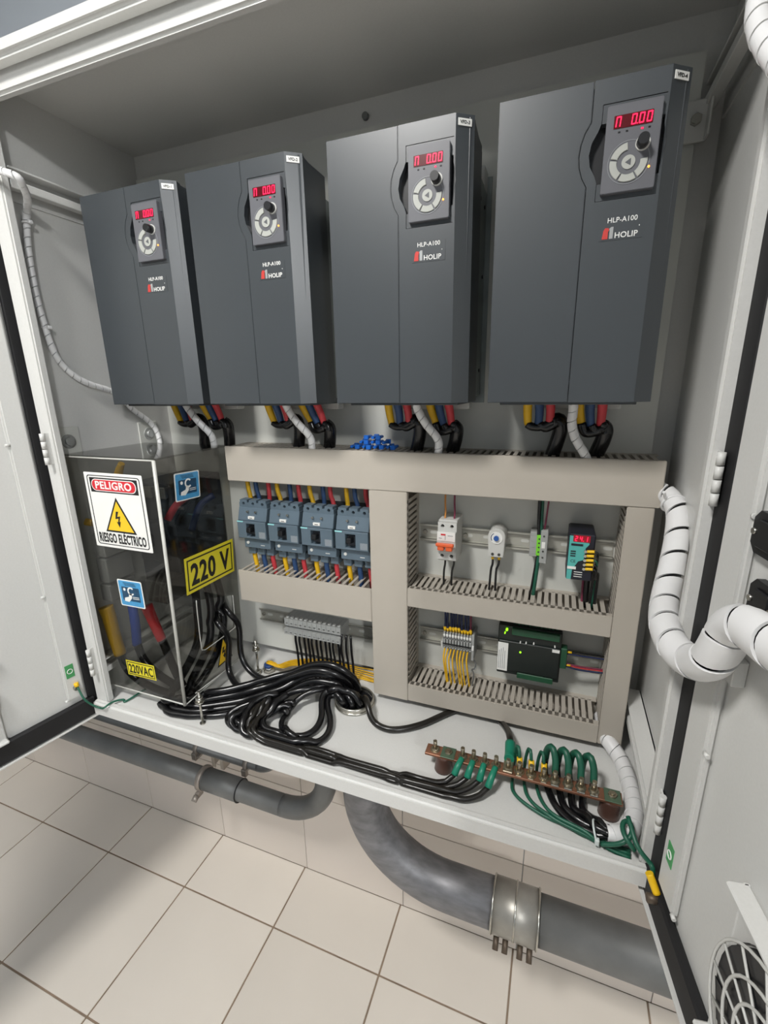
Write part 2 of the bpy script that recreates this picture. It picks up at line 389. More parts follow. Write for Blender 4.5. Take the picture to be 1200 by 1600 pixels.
# C-channel rails along the side walls
def side_rail(x, s, z, y0, y1):
    m = MB(); d = 0.028 * s
    m.box((min(x, x + d * .1), y0, z - .045), (max(x, x + d * .1), y1, z)); m.box((min(x, x + d), y0, z - .003), (max(x, x + d), y1, z), 0.0006)
    m.box((min(x + d * .45, x + d), y0, z - .032), (max(x + d * .45, x + d), y1, z - .019), 0.001)
    return part(m, 'side_rail')
side_rail(XL, 1, H + .363, 0.605, 0.885); side_rail(XR, -1, H + .40, 0.605, 0.885)
side_rail(XR, -1, H - .56, 0.60, 0.86); side_rail(XL, 1, H - .56, 0.60, 0.86)
for y, z in ((0.632, H - .094), (0.827, H - .098)):
    bp = part(MB().box((XL, y - .026, z - .028), (XL + .003, y + .026, z + .028), 0.001), 'bolt_plate', PLATE)
    part(MB().cyl((XL + .002, y, z), (XL + .005, y, z), 0.014, n=20).cyl((XL + .004, y, z), (XL + .011, y, z), 0.009, n=6), 'bolt', mat('wall_bolt', (170, 172, 170), .35, .5), bp)
b = part(MB().box((0.132, 0.866, H + .325), (0.162, 0.872, H + .375), 0.001).box((0.159, 0.848, H + .325), (0.162, 0.872, H + .375), 0.001), 'corner_bracket', LGREY)
part(MB().cyl((0.146, 0.858, H + .350), (0.146, 0.867, H + .350), 0.007, n=6), 'bolt', STEEL, b)
# hinges
for x, z0, z1 in ((0.163, -.131, -.072), (0.166, -.585, -.523), (0.163, .30, .36), (-0.890, -.131, -.072), (-0.890, -.585, -.523), (-0.890, .372, .428)):
    h = MB(); n = 4
    for k in range(n):
        a = H + z0 + (z1 - z0) * k / n; h.cyl((x, YF - .012, a + .0006), (x, YF - .012, a + (z1 - z0) / n - .0006), 0.0042, n=14)
    h.box((x - .001, YF - .012, H + z0), (x + .001, YF + .003, H + z1))
    part(h, 'hinge')
# small floor details: embossed slot near the right wall
p = FL(942, 1193)
part(MB().prism(rrect(p.x - .017, p.x + .017, 0.70, 0.716, 0.005), ZB - .001, ZB + .0012, axis='z'), 'knockout')
# doors -----------------------------------------------------------
def door(s, hinge, d):
    o = MB(); W, zb, zt = 0.545, ZB - .04, ZT + .01
    def bx(m, u0, u1, y0, y1, z0, z1, bev=0, seg=1): return m.box((u0, min(s * y0, s * y1), z0), (u1, max(s * y0, s * y1), z1), bev, seg)
    bx(o, -.012, W, -.002, 0, zb, zt)
    bx(o, -.012, W, 0, .016, zb, zb + .002); bx(o, -.012, W, 0, .016, zt - .002, zt); bx(o, W - .002, W, 0, .016, zb, zt); bx(o, -.012, -.010, 0, .010, zb, zt)
    D = o.build('door', WHITE, cab, None)
    me = D.data; me.transform(Matrix.Translation(pw(cab)))     # authored in door space
    D.location = Vector((hinge[0], hinge[1], 0)) - pw(cab); D.rotation_euler = (0, 0, math.atan2(d[1], d[0]))
    def sub(m, name, mt):
        me = bpy.data.meshes.new(name); m.bm.to_mesh(me); m.bm.free(); me.materials.append(mt)
        q = bpy.data.objects.new(name, me); C.objects.link(q); q.parent = D; return q
    gk = MB(); bx(gk, -.009, .022 if s > 0 else .042, .0, .006, zb + .004, zt - .004, .003); bx(gk, W - .03, W - .004, 0, .012, zb + .004, zt - .004, .003)
    bx(gk, .010, W - .02, 0, .012, zb + .004, zb + .048, .003); bx(gk, .010, W - .02, 0, .012, zt - .048, zt - .004, .003)
    sub(gk, 'gasket', GASKET)
    u0, u1 = (.026, .060) if s > 0 else (.048, .094)
    st = MB(); bx(st, u0, u1, 0, .010, H - .637, H + .44, .003, 2); sub(st, 'stiffener', WHITE)
    for z in (-.635, -.393, -.123 if s < 0 else -.091, .2):
        pn = MB(); pn.cyl((u1 - .002, s * .008, H + z), (u1 + (.005 if s > 0 or z < -.2 else .0012), s * .008, H + z), .0026, n=10); sub(pn, 'pin', WHITE)
    tg = MB(); bx(tg, u0 + .012, u0 + .028, .0096, .0108, H - .585, H - .555, .0003)
    t2 = sub(tg, 'earth_tag', GTAG)
    er = MB(); er.torus(((u0 + .020), s * .0112, H - .570), .005, .0008, 20, 6, Matrix.Rotation(math.pi / 2, 4, 'X'))
    me = bpy.data.meshes.new('earth_ring'); er.bm.to_mesh(me); er.bm.free(); me.materials.append(WINK); q = bpy.data.objects.new('earth_ring', me); C.objects.link(q); q.parent = D
    return D, sub, bx
HL, DL = (-0.93, 0.60), Vector((-.2, -.98, 0)).normalized()
HR, DR = (0.172, 0.60), Vector((.15, -.99, 0)).normalized()
dl, subl, bxl = door(1, HL, DL); dl['label'] = 'left door with black gasket'
dr, subr, bxr = door(-1, HR, DR); dr['label'] = 'right door carrying the filter fan'
def onL(u, y, z): return Vector((HL[0], HL[1], z)) + DL * u + Vector((-DL.y, DL.x, 0)) * y
def onR(u, y, z): return Vector((HR[0], HR[1], z)) + DR * u + Vector((DR.y, -DR.x, 0)) * y      # y>0 towards the inside
# cable-tie anchor pad on the right door
m = MB(); bxr(m, .095, .120, 0, .0125, H - .29, H - .262, .001); subr(m, 'cable_anchor', WHITE)
# black contact blocks of the push buttons on the right door
for k, (u, z) in enumerate(((.117, -.135), (.131, -.196))):
    M = Matrix.Translation(Vector((HR[0], HR[1], 0))) @ Matrix.Rotation(math.atan2(DR.y, DR.x), 4, 'Z')
    t = thing('push_button_block', ['black push-button contact block on right door, upper one', 'black push-button contact block on right door, lower one'][k], 'switch', onR(u, 0, H + z - .022), 'push-button blocks on the right door')
    mb = MB(); oc = [(-.022, -.012), (-.014, -.020), (.014, -.020), (.022, -.012), (.022, .012), (.014, .020), (-.014, .020), (-.022, .012)]
    mb.prism(oc, 0.0, -0.008, 0.001); mb.box((-.010, -.011, -.013), (.012, -.0075, .013), .001)
    mb.bm.transform(Matrix.Translation(onR(u, 0, H + z)) @ Matrix.Rotation(math.atan2(DR.y, DR.x), 4, 'Z')); mb.build('body', BLACK, t)
    for sx in (-.016, .016):
        mb = MB(); mb.cyl((sx, -.007, 0), (sx, -.011, 0), .0030, n=10); mb.bm.transform(Matrix.Translation(onR(u, 0, H + z)) @ Matrix.Rotation(math.atan2(DR.y, DR.x), 4, 'Z')); mb.build('screw', STEEL, t)
# filter fans, one low on each door
def filter_fan(on, d, s, uc, zc, half, label):
    t = thing('filter_fan', label, 'fan', on(uc, 0, zc - half), 'door filter fans')
    M = Matrix.Translation(on(uc, 0, zc)) @ Matrix.Rotation(math.atan2(d.y, d.x), 4, 'Z')
    def put(mb, name, mt): mb.bm.transform(M); return mb.build(name, mt, t)
    y = lambda v: -v * s
    def box(m, a0, a1, b0, b1, z0, z1, bev=0): return m.box((a0, min(y(b0), y(b1)), z0), (a1, max(y(b0), y(b1)), z1), bev)
    f = MB(); e = 0.006
    box(f, -half, half, 0, .020, half - e, half, .002); box(f, -half, half, 0, .020, -half, -half + e, .002); box(f, -half, -half + .004, 0, .006, -half, half, .001); box(f, half - .004, half, 0, .006, -half, half, .001)
    put(f, 'frame', WHITE)
    rr = half - .004
    put(MB().ringprism([(half * .97 * max(-1, min(1, 1.42 * math.cos(a))), half * .97 * max(-1, min(1, 1.42 * math.sin(a)))) for a in [k * math.pi / 24 for k in range(48)]], [(rr * math.cos(k * math.pi / 24), rr * math.sin(k * math.pi / 24)) for k in range(48)], y(.001), y(.005)), 'shroud', WHITE)
    put(MB().disc((0, 0), rr - .003, y(.000), y(.0130), 40), 'fan_drum', BLACK)
    hub = MB().disc((0, 0), .028, y(.012), y(.0150), 24); put(hub, 'hub', BLACK)
    for k in range(7):
        a = k * 2 * math.pi / 7; c, sn = math.cos(a), math.sin(a); bl = MB()
        q = [(.026, -.010), (rr - .006, -.026), (rr - .004, .012), (.026, .010)]; P = [(c * px - sn * pz, sn * px + c * pz) for px, pz in q]
        bl.prism(P, y(.0132), y(.0140)); put(bl, 'blade', BLACK)
    for r in (.018, .036, .054, .072, rr):
        w = MB().torus((0, y(.017), 0), r, .0016, 40, 6, Matrix.Rotation(math.pi / 2, 4, 'X')); put(w, 'guard_ring', LGREY)
    for k in range(16):
        a = k * math.pi / 8; w = MB().cyl((.012 * math.cos(a), y(.017), .012 * math.sin(a)), (rr * math.cos(a), y(.016), rr * math.sin(a)), .0013, n=6); put(w, 'guard_spoke', LGREY)
    return t
filter_fan(onR, DR, 1, .286, H - .552, .100, 'square white filter fan with round wire guard on right door')
filter_fan(onL, DL, -1, .270, H - .552, .100, 'white filter fan low on the left door, mostly out of view')

# ================================================================== variable frequency drives
DW, DH, DDP = 0.2105, 0.3625, 0.185
def make_drive():
    t = thing('frequency_drive', 'x', 'motor drive')
    # side seam with a bulge round the keypad
    kc = 0.2885
    bulge = [(0.108, DH)] + [(0.108, 0.3235)] + [(0.1535 - 0.0563 * math.cos(a), kc + 0.0563 * math.sin(a)) for a in [math.radians(v) for v in (36, 24, 12, 0, -12, -24, -36)]] + [(0.108, 0.2540), (0.108, 0.0)]
    g = 0.0004
    left = [(0, 0)] + [(x - g, z) for x, z in bulge[::-1]] + [(0, DH)]
    right = [(0.1885, 0.0)] + [(0.1870, DH)] + [(x + g, z) for x, z in bulge]
    # right cover has the pocket of the keypad cut out; pocket outline = rect + round side bulges
    def pocket(ex):
        c = (0.1515, 0.2885); P = [(0.1190 - ex, 0.2385 - ex)]
        hx = 0.036 + ex; L = [];
        for a in (50, 35, 18, 0, -18, -35, -50): L.append((0.1525 - (0.0445 + ex) * math.cos(math.radians(a)), kc + (0.0430 + ex) * math.sin(math.radians(a)) * 0.92))
        Rr = [(0.1510 + (0.0375 + ex) * math.cos(math.radians(a)), kc - 0.001 + (0.0400 + ex) * math.sin(math.radians(a)) * 0.92) for a in (-50, -35, -18, 0, 18, 35, 50)]
        lx0 = 0.1190 - ex; rx = 0.1850 + ex; zt, zb = 0.3375 + ex, 0.2380 - ex
        L = [(min(x, lx0), z) for x, z in L]; Rr = [(max(x, min(rx, 0.1862)), z) for x, z in Rr]
        return L, Rr, lx0, min(rx, 0.1862), zt, zb
    L, Rr, lx0, rx, zt, zb = pocket(0)
    front_l = MB().prism(left, 0, 0.012, 0.0008); fl_ = front_l.build('front_cover', DRIVE, t)
    # right cover built as a frame: strips between the outer outline and the pocket
    pk = L[:1] + L[1:]                       # from top of the left bulge down
    ptsL = [(lx0, zt)] + L + [(lx0, zb)]
    ptsR = [(rx, zt)] + Rr[::-1] + [(rx, zb)]
    outL = [(x + g, z) for x, z in bulge]; outR = [(0.1870, DH), (0.1885, 0.0)]
    rc = MB()
    rc.prism([(0.108 + g, DH), (0.1870, DH), (0.1870 + .0001, zt), (0.108 + g, zt)], 0, 0.012)
    rc.prism([(0.108 + g, 0), (0.108 + g, zb), (0.1880, zb), (0.1885, 0)], 0, 0.012)
    # left strip between seam and pocket
    seam = [(0.108 + g, zt)] + [(x + g, z) for x, z in bulge[1:-1]] + [(0.108 + g, zb)]
    rc.prism(seam + ptsL[::-1], 0, 0.012)
    rc.prism(ptsR + [(0.1880, zb), (0.1871, zt)], 0, 0.012)
    rc.build('front_cover', DRIVE, t)
    # engraved outline round the pocket and the pocket floor
    MB().prism(ptsL + ptsR[::-1], 0.010, 0.0118).build('keypad_pocket', BLACK, t)
    MB().prism([(0.1196, 0.2386), (0.1856, 0.2386), (0.1856, 0.2590), (0.1196, 0.2565)], 0.0006, 0.010).build('keypad_bezel', DRIVE, t); MB().prism([(0.1196, 0.3185), (0.1856, 0.3165), (0.1856, 0.3369), (0.1196, 0.3369)], 0.0006, 0.010).build('keypad_bezel', DRIVE, t)
    # bevel on the right, body, top cap
    MB().hexa([(0.1886, 0.0, 0), (0.2105, 0.016, 0), (0.2085, 0.016, DH), (0.1870, 0.0, DH), (0.1886, 0.012, 0), (0.205, 0.028, 0), (0.205, 0.028, DH), (0.1870, 0.012, DH)]).build('bevel_cover', DRIVE, t)
    bd = MB(); bd.box((0.002, 0.0115, 0.001), (0.2055, 0.095, DH - .001), 0.002); bd.hexa([(0.2055, .018, .001), (0.2100, .0165, .001), (0.2080, .0165, DH - .002), (0.2055, .018, DH - .002), (0.2055, .095, .001), (0.2085, .095, .001), (0.2065, .090, DH - .012), (0.2055, .09, DH - .012)])
    body = bd.build('body', DRIVE, t)
    hs = MB().box((0.010, 0.095, 0.006), (0.201, DDP - .004, DH - .030), 0.002); hs.box((0.002, DDP - .004, -0.006), (0.209, DDP, DH - .01))
    hso = hs.build('heat_sink', GALV, t)
    for z in (0.05, 0.20, DH - .06):
        sc = MB(); sc.cyl((0.2005, 0.12, z), (0.2025, 0.12, z), 0.003, n=8); sc.cyl((0.2005, 0.16, z), (0.2025, 0.16, z), 0.003, n=8); sc.build('screw', BLACK, hso)
    MB().box((0.196, 0.150, DH - .035), (0.2015, DDP, DH - .004), 0.001).build('mounting_ear', LGREY, t)
    bt = MB().box((0.015, 0.02, -0.004), (0.195, 0.165, 0.003), .001); bo = bt.build('bottom_plate', DRIVE, t)
    MB().box((0.060, 0.140, -0.016), (0.190, 0.165, 0.0), .002).build('terminal_block', LGREY, t)
    # keypad
    k = MB().prism(rrect(0.1242, 0.1812, 0.2432, 0.3322, 0.002), -0.006, 0.004, 0.0006).build('keypad', KEYPAD, t)
    MB().prism(rrect(0.1320, 0.1722, 0.3082, 0.3210, 0.0006), -0.0066, -0.0055).build('display', LEDBG, k)
    d = MB()
    for ch, x in (('n', 0.1338), ('0', 0.1500), ('0', 0.1578), ('0', 0.1656)): sevenseg(d, ch, x, 0.3095, 0.0052, 0.0102, -0.0071, -0.0064)
    d.box((0.1558, -0.0071, 0.3095), (0.1568, -0.0064, 0.3105)); d.build('digits', LED, k)
    for i, x in enumerate((0.1385, 0.1465, 0.1622, 0.1695)):
        MB().box((x - .0012, -0.0066, 0.3037), (x + .0012, -0.0055, 0.3053), .0002).build('indicator', LED if i == 2 else BLACK, k)
    rc_ = (0.1514, 0.2728)
    MB().ringprism([(rc_[0] + .0225 * math.cos(a), rc_[1] + .0225 * math.sin(a)) for a in [i * math.pi / 20 for i in range(40)]], [(rc_[0] + .0215 * math.cos(a), rc_[1] + .0215 * math.sin(a)) for a in [i * math.pi / 20 for i in range(40)]], -.0064, -.0055).build('key_ring', mat('ring_grey', (128, 130, 134), .4), k)
    for a0, a1 in ((98, 164), (170, 236), (242, 298), (304, 365)):
        MB().prism(arc(rc_, .0200, a0, a1, 10) + arc(rc_, .0125, a1, a0, 10), -.0074, -.0055, .0004).build('key', KEYS, k)
    MB().disc(rc_, .0072, -.0070, -.0055, 24).build('key', KEYS, k)
    MB().prism([(rc_[0] - .0035, rc_[1]), (rc_[0] + .0025, rc_[1] + .0036), (rc_[0] + .0025, rc_[1] - .0036)], -.0073, -.0066).build('arrow_mark', mat('mark_grey', (90, 92, 96), .5), k)
    MB().disc((0.1645, 0.2895), .0078, -.0078, -.0055, 24).build('knob_base', LGREY, k)
    kn = MB().cyl((0.1640, -0.0055, 0.2895), (0.1640, -0.0200, 0.2895), .0066, .0058, n=20); kn.build('knob', BLACK, k)
    MB().disc((0.1733, 0.2651), .0011, -.0068, -.0055, 10).build('indicator', LEDO, k)
    # name plate
    pl = MB().prism(rrect(0.1272, 0.1758, 0.1938, 0.2195, .001), -0.0004, 0.002).build('name_plate', DRIVE, t)
    text('HLP-A100', 0.0078, 'plate_text', WINK, pl, 0.1522, -0.0006, 0.2132, bold=0.008, fitw=.0325)
    text('HOLIP', 0.0088, 'plate_text', WINK, pl, 0.1578, -0.0006, 0.1960, bold=0.014, fitw=.0250)
    MB().prism([(0.1310, 0.1957), (0.1375, 0.1957), (0.1375, 0.2035), (0.1385, 0.2050), (0.1380, 0.2075), (0.1340, 0.2080), (0.1322, 0.2050)], -.0009, 0).build('logo', LOGO, pl)
    MB().prism([(0.1392, 0.1957), (0.1432, 0.1957), (0.1432, 0.2085), (0.1405, 0.2085), (0.1385, 0.2068), (0.1392, 0.2050)], -.0009, 0).build('logo', SILV, pl)
    MB().box((0.1708, -0.0009, 0.2065), (0.1716, 0, 0.2078)).build('logo_dot', WINK, pl)
    return t
drv = make_drive(); DX = [-0.8377, -0.5975, -0.3409, -0.0990]; DZ = H - 0.0252
DNAME = ['leftmost charcoal motor drive above the clear danger box', 'charcoal motor drive above the four blue-grey breakers', 'charcoal motor drive above the vertical centre duct and blue plugs', 'shaded charcoal motor drive beside the right cabinet wall']
drives = []
for i, x in enumerate(DX):
    o = drv if i == 0 else copy_tree(drv)
    o.location = (x, YD, DZ); o['label'] = DNAME[i]; o['group'] = 'motor drives in a row'; drives.append(o)
for i, o in enumerate(drives):         # small number tag on the bevel of each drive
    M = Matrix.Translation((0.1975, 0.0068, 0.3530)) @ Matrix.Rotation(math.radians(37), 4, 'Z')
    mb = MB().box((-.0095, -.0006, -.0040), (.0095, .0004, .0040)); mb.bm.transform(M)
    me = bpy.data.meshes.new('number_tag'); mb.bm.to_mesh(me); mb.bm.free(); me.materials.append(PAPER)
    q = bpy.data.objects.new('number_tag', me); C.objects.link(q); q.parent = o
    tx = text('VFD-%d' % (i + 1), 0.0052, 'tag_text', INK, q, 0, 0, 0, 'CENTER', 0.01); tx.data.transform(M @ Matrix.Translation((0, -.0008, -.0018)))

# ================================================================== slotted wiring ducts
def duct(label, x0, x1, z0, z1, orient, sides, pitch=0.0119, slot=0.0046, front=0.014, rear=0.014, open_front=False, skip=()):
    t = thing('wiring_duct', label, 'cable duct', ((x0 + x1) / 2, YP, z0), 'slotted wiring ducts')
    if orient == 'h': a0, a1 = x0, x1; lo, hi = z0, z1
    else: a0, a1 = z0, z1; lo, hi = x0, x1
    MB().box((x0, YC, z0), (x1, YC + .003, z1), 0.0012, 2).build('cover', BEIGE, t)
    ch = MB(); th = 0.0018
    def bx(m, u0, u1, y0, y1, v0, v1, bev=0): return m.box((u0, y0, v0), (u1, y1, v1), bev) if orient == 'h' else m.box((v0, y0, u0), (v1, y1, u1), bev)
    bx(ch, a0, a1, YP - .002, YP, lo + .002, hi - .002)
    for sd in ('lo', 'hi'):
        v = (lo + .001, lo + .001 + th) if sd == 'lo' else (hi - .001 - th, hi - .001)
        if sd in sides:
            bx(ch, a0, a1, YP - rear, YP, *v)
            if not open_front: bx(ch, a0, a1, YC + .003, YC + front, *v)
        else: bx(ch, a0, a1, YC + .003, YP, *v)
    ch.build('channel', BEIGE, t)
    for sd in sides:
        v = (lo + .001, lo + .001 + th) if sd == 'lo' else (hi - .001 - th, hi - .001)
        n = int((a1 - a0 - .006) / pitch); f0 = None
        for i in range(n):
            u = a0 + .004 + i * pitch
            if any(s0 <= u <= s1 for s0, s1 in skip): continue
            if f0 is None: f0 = bx(MB(), u, u + pitch - slot, YC + .0028, YP - rear + .002, *v).build('finger', BEIGE, t); fu = u
            else:
                d = Vector((u - fu, 0, 0)) if orient == 'h' else Vector((0, 0, u - fu)); inst(f0, 'finger', t, pw(t) + d)
    return t
main = duct('long horizontal wiring duct running below all four drives', -0.661, 0.158, H - .190, H - .1157, 'h', ('hi',), 0.0125, 0.0060)
for px, py in ((440, 761), (465, 763), (477, 764), (497, 766), (552, 770), (569, 772), (953, 797), (973, 799)):
    p = PY(px, py, YC + .03); MB().box((p.x - .003, p.y - .003, H - .1935), (p.x + .003, p.y + .003, H - .188), .001).build('clip', LGREY, main)
XV0, XV1 = -0.3315, -0.2547
duct('tall vertical wiring duct between breakers and control devices', XV0, XV1, H - .644, H - .1905, 'v', ('hi',), 0.0125, 0.0055)
XQ0, XQ1 = 0.112, 0.151
duct('narrow vertical wiring duct along the right plate edge', XQ0, XQ1, H - .642, H - .1905, 'v', ('lo',), 0.0105, 0.0042)
zl1 = PY(372, 890, YC).z; zl0 = PY(377, 937, YC).z
duct('short horizontal wiring duct under the four blue-grey breakers', -0.660, XV0 - .0005, zl0, zl1, 'h', ('hi',), 0.0150, 0.0092, front=.004, rear=.010)
zu1 = PY(638, 919, YC).z; zu0 = PY(638, 948, YC).z
duct('horizontal wiring duct under the miniature breaker and thermostat', XV1 + .0005, XQ0 - .0005, zu0, zu1, 'h', ('hi',))
zw1 = PY(640, 1069.5, YC).z; zw0 = PY(640, 1095, YC).z
duct('lowest horizontal wiring duct under the black control module', XV1 + .0005, XQ0 - .0005, zw0, zw1, 'h', ('hi', 'lo'))

# ================================================================== DIN rails
def din(label, x0, x1, zc, yr=None):
    yr = YP - .008 if yr is None else yr; m = MB(); h = .0175
    t = thing('din_rail', label, 'rail', ((x0 + x1) / 2, YP, zc - h), 'din rails')
    m.box((x0, YP - .002, zc - .0125), (x1, YP, zc + .0125)); m.box((x0, yr, zc - .0135), (x1, YP, zc - .0120)); m.box((x0, yr, zc + .0120), (x1, YP, zc + .0135))
    m.box((x0, yr, zc - h), (x1, yr + .0012, zc - .0120), .0005); m.box((x0, yr, zc + .0120), (x1, yr + .0012, zc + h), .0005)
    m.build('profile', RAIL, t)
    n = int((x1 - x0) / .036)
    for i in range(n):
        u = x0 + .02 + i * .036
        if u + .012 > x1: break
        MB().prism(rrect(u, u + .015, zc - .003, zc + .003, .0029), YP - .0024, YP - .0018).build('slot', PLATE, t)
    for u in (x0 + .010, x0 + (x1 - x0) * .26): MB().cyl((u, YP - .006, zc), (u, YP - .001, zc), .0045, n=10).build('screw', STEEL, t)
    return t
zr1 = PY(741, 837, YP).z; din('zinc mounting rail carrying the miniature breaker and thermostat', XV1 + .004, XQ0 - .002, zr1)
zr2 = PY(668, 988, YP).z; din('zinc mounting rail carrying the black control module', XV1 + .004, XQ0 - .002, zr2)
zr3 = PY(425, 960, YP).z; din('zinc mounting rail carrying the row of grey terminals', -0.672, XV0 - .002, zr3)

# ================================================================== blue-grey circuit breakers
def make_breaker():
    t = thing('circuit_breaker', 'x', 'breaker'); W = .0735
    zt = PY(372, 780, .81).z; z1 = PY(369.5, 793, .80).z; z2 = PY(369, 812, .80).z; z3 = PY(371, 839, .80).z; z4 = PY(375.5, 853, .81).z; z5 = PY(381.5, 862, .825).z
    z0 = z5; f = lambda z: z - z0
    F = -0.075                                   # face of the middle, plate at 0
    MB().box((.001, F + .024, f(z5) + .012), (W - .001, 0, f(zt) - .004), .0015).build('body', BRKR_D, t)
    # top terminal row with castellated edge
    tp = MB(); q = W / 3
    for k in range(3):
        tp.hole_plate(k * q + .003, (k + 1) * q - .003, f(z1) - .002, f(zt), F + .010, F + .021, ((k + .5) * q, f((zt + z1) / 2)), .0034)
        tp.box((k * q + .003, F + .021, f(z1) - .002), ((k + 1) * q - .003, F + .03, f(zt)))
    for xa_, xb_ in ((.001, .003), (q - .003, q + .003), (2 * q - .003, 2 * q + .003), (W - .003, W - .001)): tp.box((xa_, F + .010, f(z1) - .002), (xb_, F + .03, f(zt) - .006))
    tp.build('top_terminals', BRKR, t)
    for k in range(3): MB().disc(((k + .5) * q, f((zt + z1) / 2)), .0032, F + .019, F + .0215, 12).build('terminal_screw', DSCREW, t)
    up = MB().hexa([(0, F, f(z2)), (W, F, f(z2)), (W, F + .009, f(z1)), (0, F + .009, f(z1)), (0, F + .03, f(z2)), (W, F + .03, f(z2)), (W, F + .03, f(z1)), (0, F + .03, f(z1))], .0010).build('upper_face', BRKR, t)
    um = (f(z1) + f(z2)) / 2
    for x in (.026, .047): MB().disc((x, um + .006), .0024, F + .0010, F + .006, 12).build('screw', STEEL, t)
    lb = MB().box((.028, F - .0004, f(z2) + .0045), (.044, F + .004, f(z2) + .0105), .0003).build('label', PAPER, t)
    MB().box((.032, F - .0008, f(z2) + .0066), (.040, F - .0002, f(z2) + .0078)).build('label_print', INK, lb)
    # middle face built as a frame round the handle slot
    mid = MB(); a, b, c, d = .022, .044, f(z3) + .005, f(z2) - .007; zb_, zt_ = f(z3), f(z2) - .0006
    mid.box((-.0012, F - .002, zb_), (a, F + .03, zt_), .0012); mid.box((b, F - .002, zb_), (W - .001, F + .03, zt_), .0012)
    mid.box((a - .002, F - .002, zb_), (b + .002, F + .03, c), .0012); mid.box((a - .002, F - .002, d), (b + .002, F + .03, zt_), .0012); mid.build('middle_face', BRKR, t)
    MB().box((a, F + .012, c), (b, F + .02, d)).build('handle_slot', BRKR_D, t)
    MB().box((a + .003, F + .004, c + .003), (b - .003, F + .014, d - .003)).build('slot_plate', BRKR_D, t)
    MB().hexa([(a + .006, F - .012, d - .016), (b - .006, F - .012, d - .016), (b - .006, F - .010, d - .006), (a + .006, F - .010, d - .006), (a + .005, F + .012, d - .020), (b - .005, F + .012, d - .020), (b - .005, F + .012, d - .004), (a + .005, F + .012, d - .004)], .0012).build('handle', BLACK, t)
    MB().box((-.0010, F - .0026, f(z2) - .0035), (.015, F + .002, f(z2) - .0010)).build('cyan_strip', mat('cyan_strip', (150, 214, 216), .4), t)
    MB().box((.055, F - .0024, f(z3) + .004), (.071, F - .0015, f(z3) + .018)).build('rating_plate', mat('rating_grey', (132, 140, 146), .5, var=.12, scale=900), t)
    lo = MB().box((.006, F + .008, f(z4)), (W + .001, F + .03, f(z3) - .002), .0012); lo.build('trip_unit', BRKR, t)
    tk = MB().disc((.017, (f(z4) + f(z3)) / 2), .0034, F + .0060, F + .0085, 16).build('trip_dial', LGREY, t)
    MB().box((.050, F + .0072, (f(z4) + f(z3)) / 2 - .005), (.060, F + .0085, (f(z4) + f(z3)) / 2 - .0035)).build('trip_mark', LGREY, t)
    for k in range(3):
        MB().box((k * q + .005, F + .020, 0), ((k + 1) * q - .001, F + .045, f(z4) + .002), .0015).build('lower_terminal', BRKR, t)
        MB().cyl(((k + .55) * q, F + .028, f(z4) - .003), ((k + .55) * q, F + .018, f(z4) - .003), .0028, n=10).build('screw', DSCREW, t)
    return t, z0
brk, bz0 = make_breaker()
BN = ['blue-grey circuit breaker closest to the clear danger box', 'second blue-grey circuit breaker from the clear danger box', 'third blue-grey circuit breaker from the clear danger box', 'blue-grey circuit breaker touching the tall vertical duct']
BX = [-0.6540, -0.5730, -0.4915, -0.4115]
for i, x in enumerate(BX):
    o = brk if i == 0 else copy_tree(brk)
    o.location = (x, YP, bz0); o['label'] = BN[i]; o['group'] = 'blue-grey circuit breakers'
    # phase cores above and below: each its own wire
    for k, (m_, nm, cn) in enumerate(((CY, 'phase_wire', 'yellow'), (CB, 'phase_wire', 'blue'), (CR, 'phase_wire', 'red'))):
        xx = x + .0735 * (k + .5) / 3
        pl = ['beside the danger box', 'on the second breaker', 'on the third breaker', 'beside the tall vertical duct'][i]
        zb = bz0
        w_ = MB().tube([(xx, .832, zb + .008), (xx + .001, .832, zb - .012), (xx + .002, .834, zb - .03), (xx + .002, .836, zl1 - .02)], .0052 if m_ != CB else .0055, 10).build(nm, m_, None)
        tag(w_, '%s phase wire leaving the bottom of the breaker %s' % (cn, pl), 'wire', 'phase wires below breakers')
        zt2 = PY(372, 780, .81).z
        lean = random.uniform(-.004, .004)
        w_ = MB().tube([(xx, .838, zt2 - .012), (xx + lean, .838, zt2 + .004), (xx + lean * 2, .836, zt2 + .02), (xx + lean * 2, .834, H - .186)], .0048, 10).build(nm, m_, None)
        tag(w_, '%s phase wire entering the top of the breaker %s' % (cn, pl), 'wire', 'phase wires above breakers')

# ================================================================== devices on the upper right rail
SETTLE_DEBUG = False
LOOSE = None                                              # cables waiting to be laid beside each other
def wire(name, label, pts, r, m, cat='wire', group=None, n=8, res=5, pin=(.004, .004), where=None):
    if LOOSE is not None and not isinstance(r, tuple):
        LOOSE.append(dict(name=name, label=label, pts=pts, r=r, m=m, cat=cat, group=group, n=n, pin=pin, where=where)); return None
    return tag(MB().tube(pts, r, n, res).build(name, m), label, cat, group)
def resample(pts, step):
    P = spline(pts, 8); L = [0]
    for a, b in zip(P, P[1:]): L.append(L[-1] + (b - a).length)
    n = max(3, int(L[-1] / step)); out = []; i = 0
    for k in range(n + 1):
        d = L[-1] * k / n
        while i < len(L) - 2 and L[i + 1] < d: i += 1
        out.append(P[i].lerp(P[i + 1], (d - L[i]) / max(1e-9, L[i + 1] - L[i])))
    return out, L[-1] / n
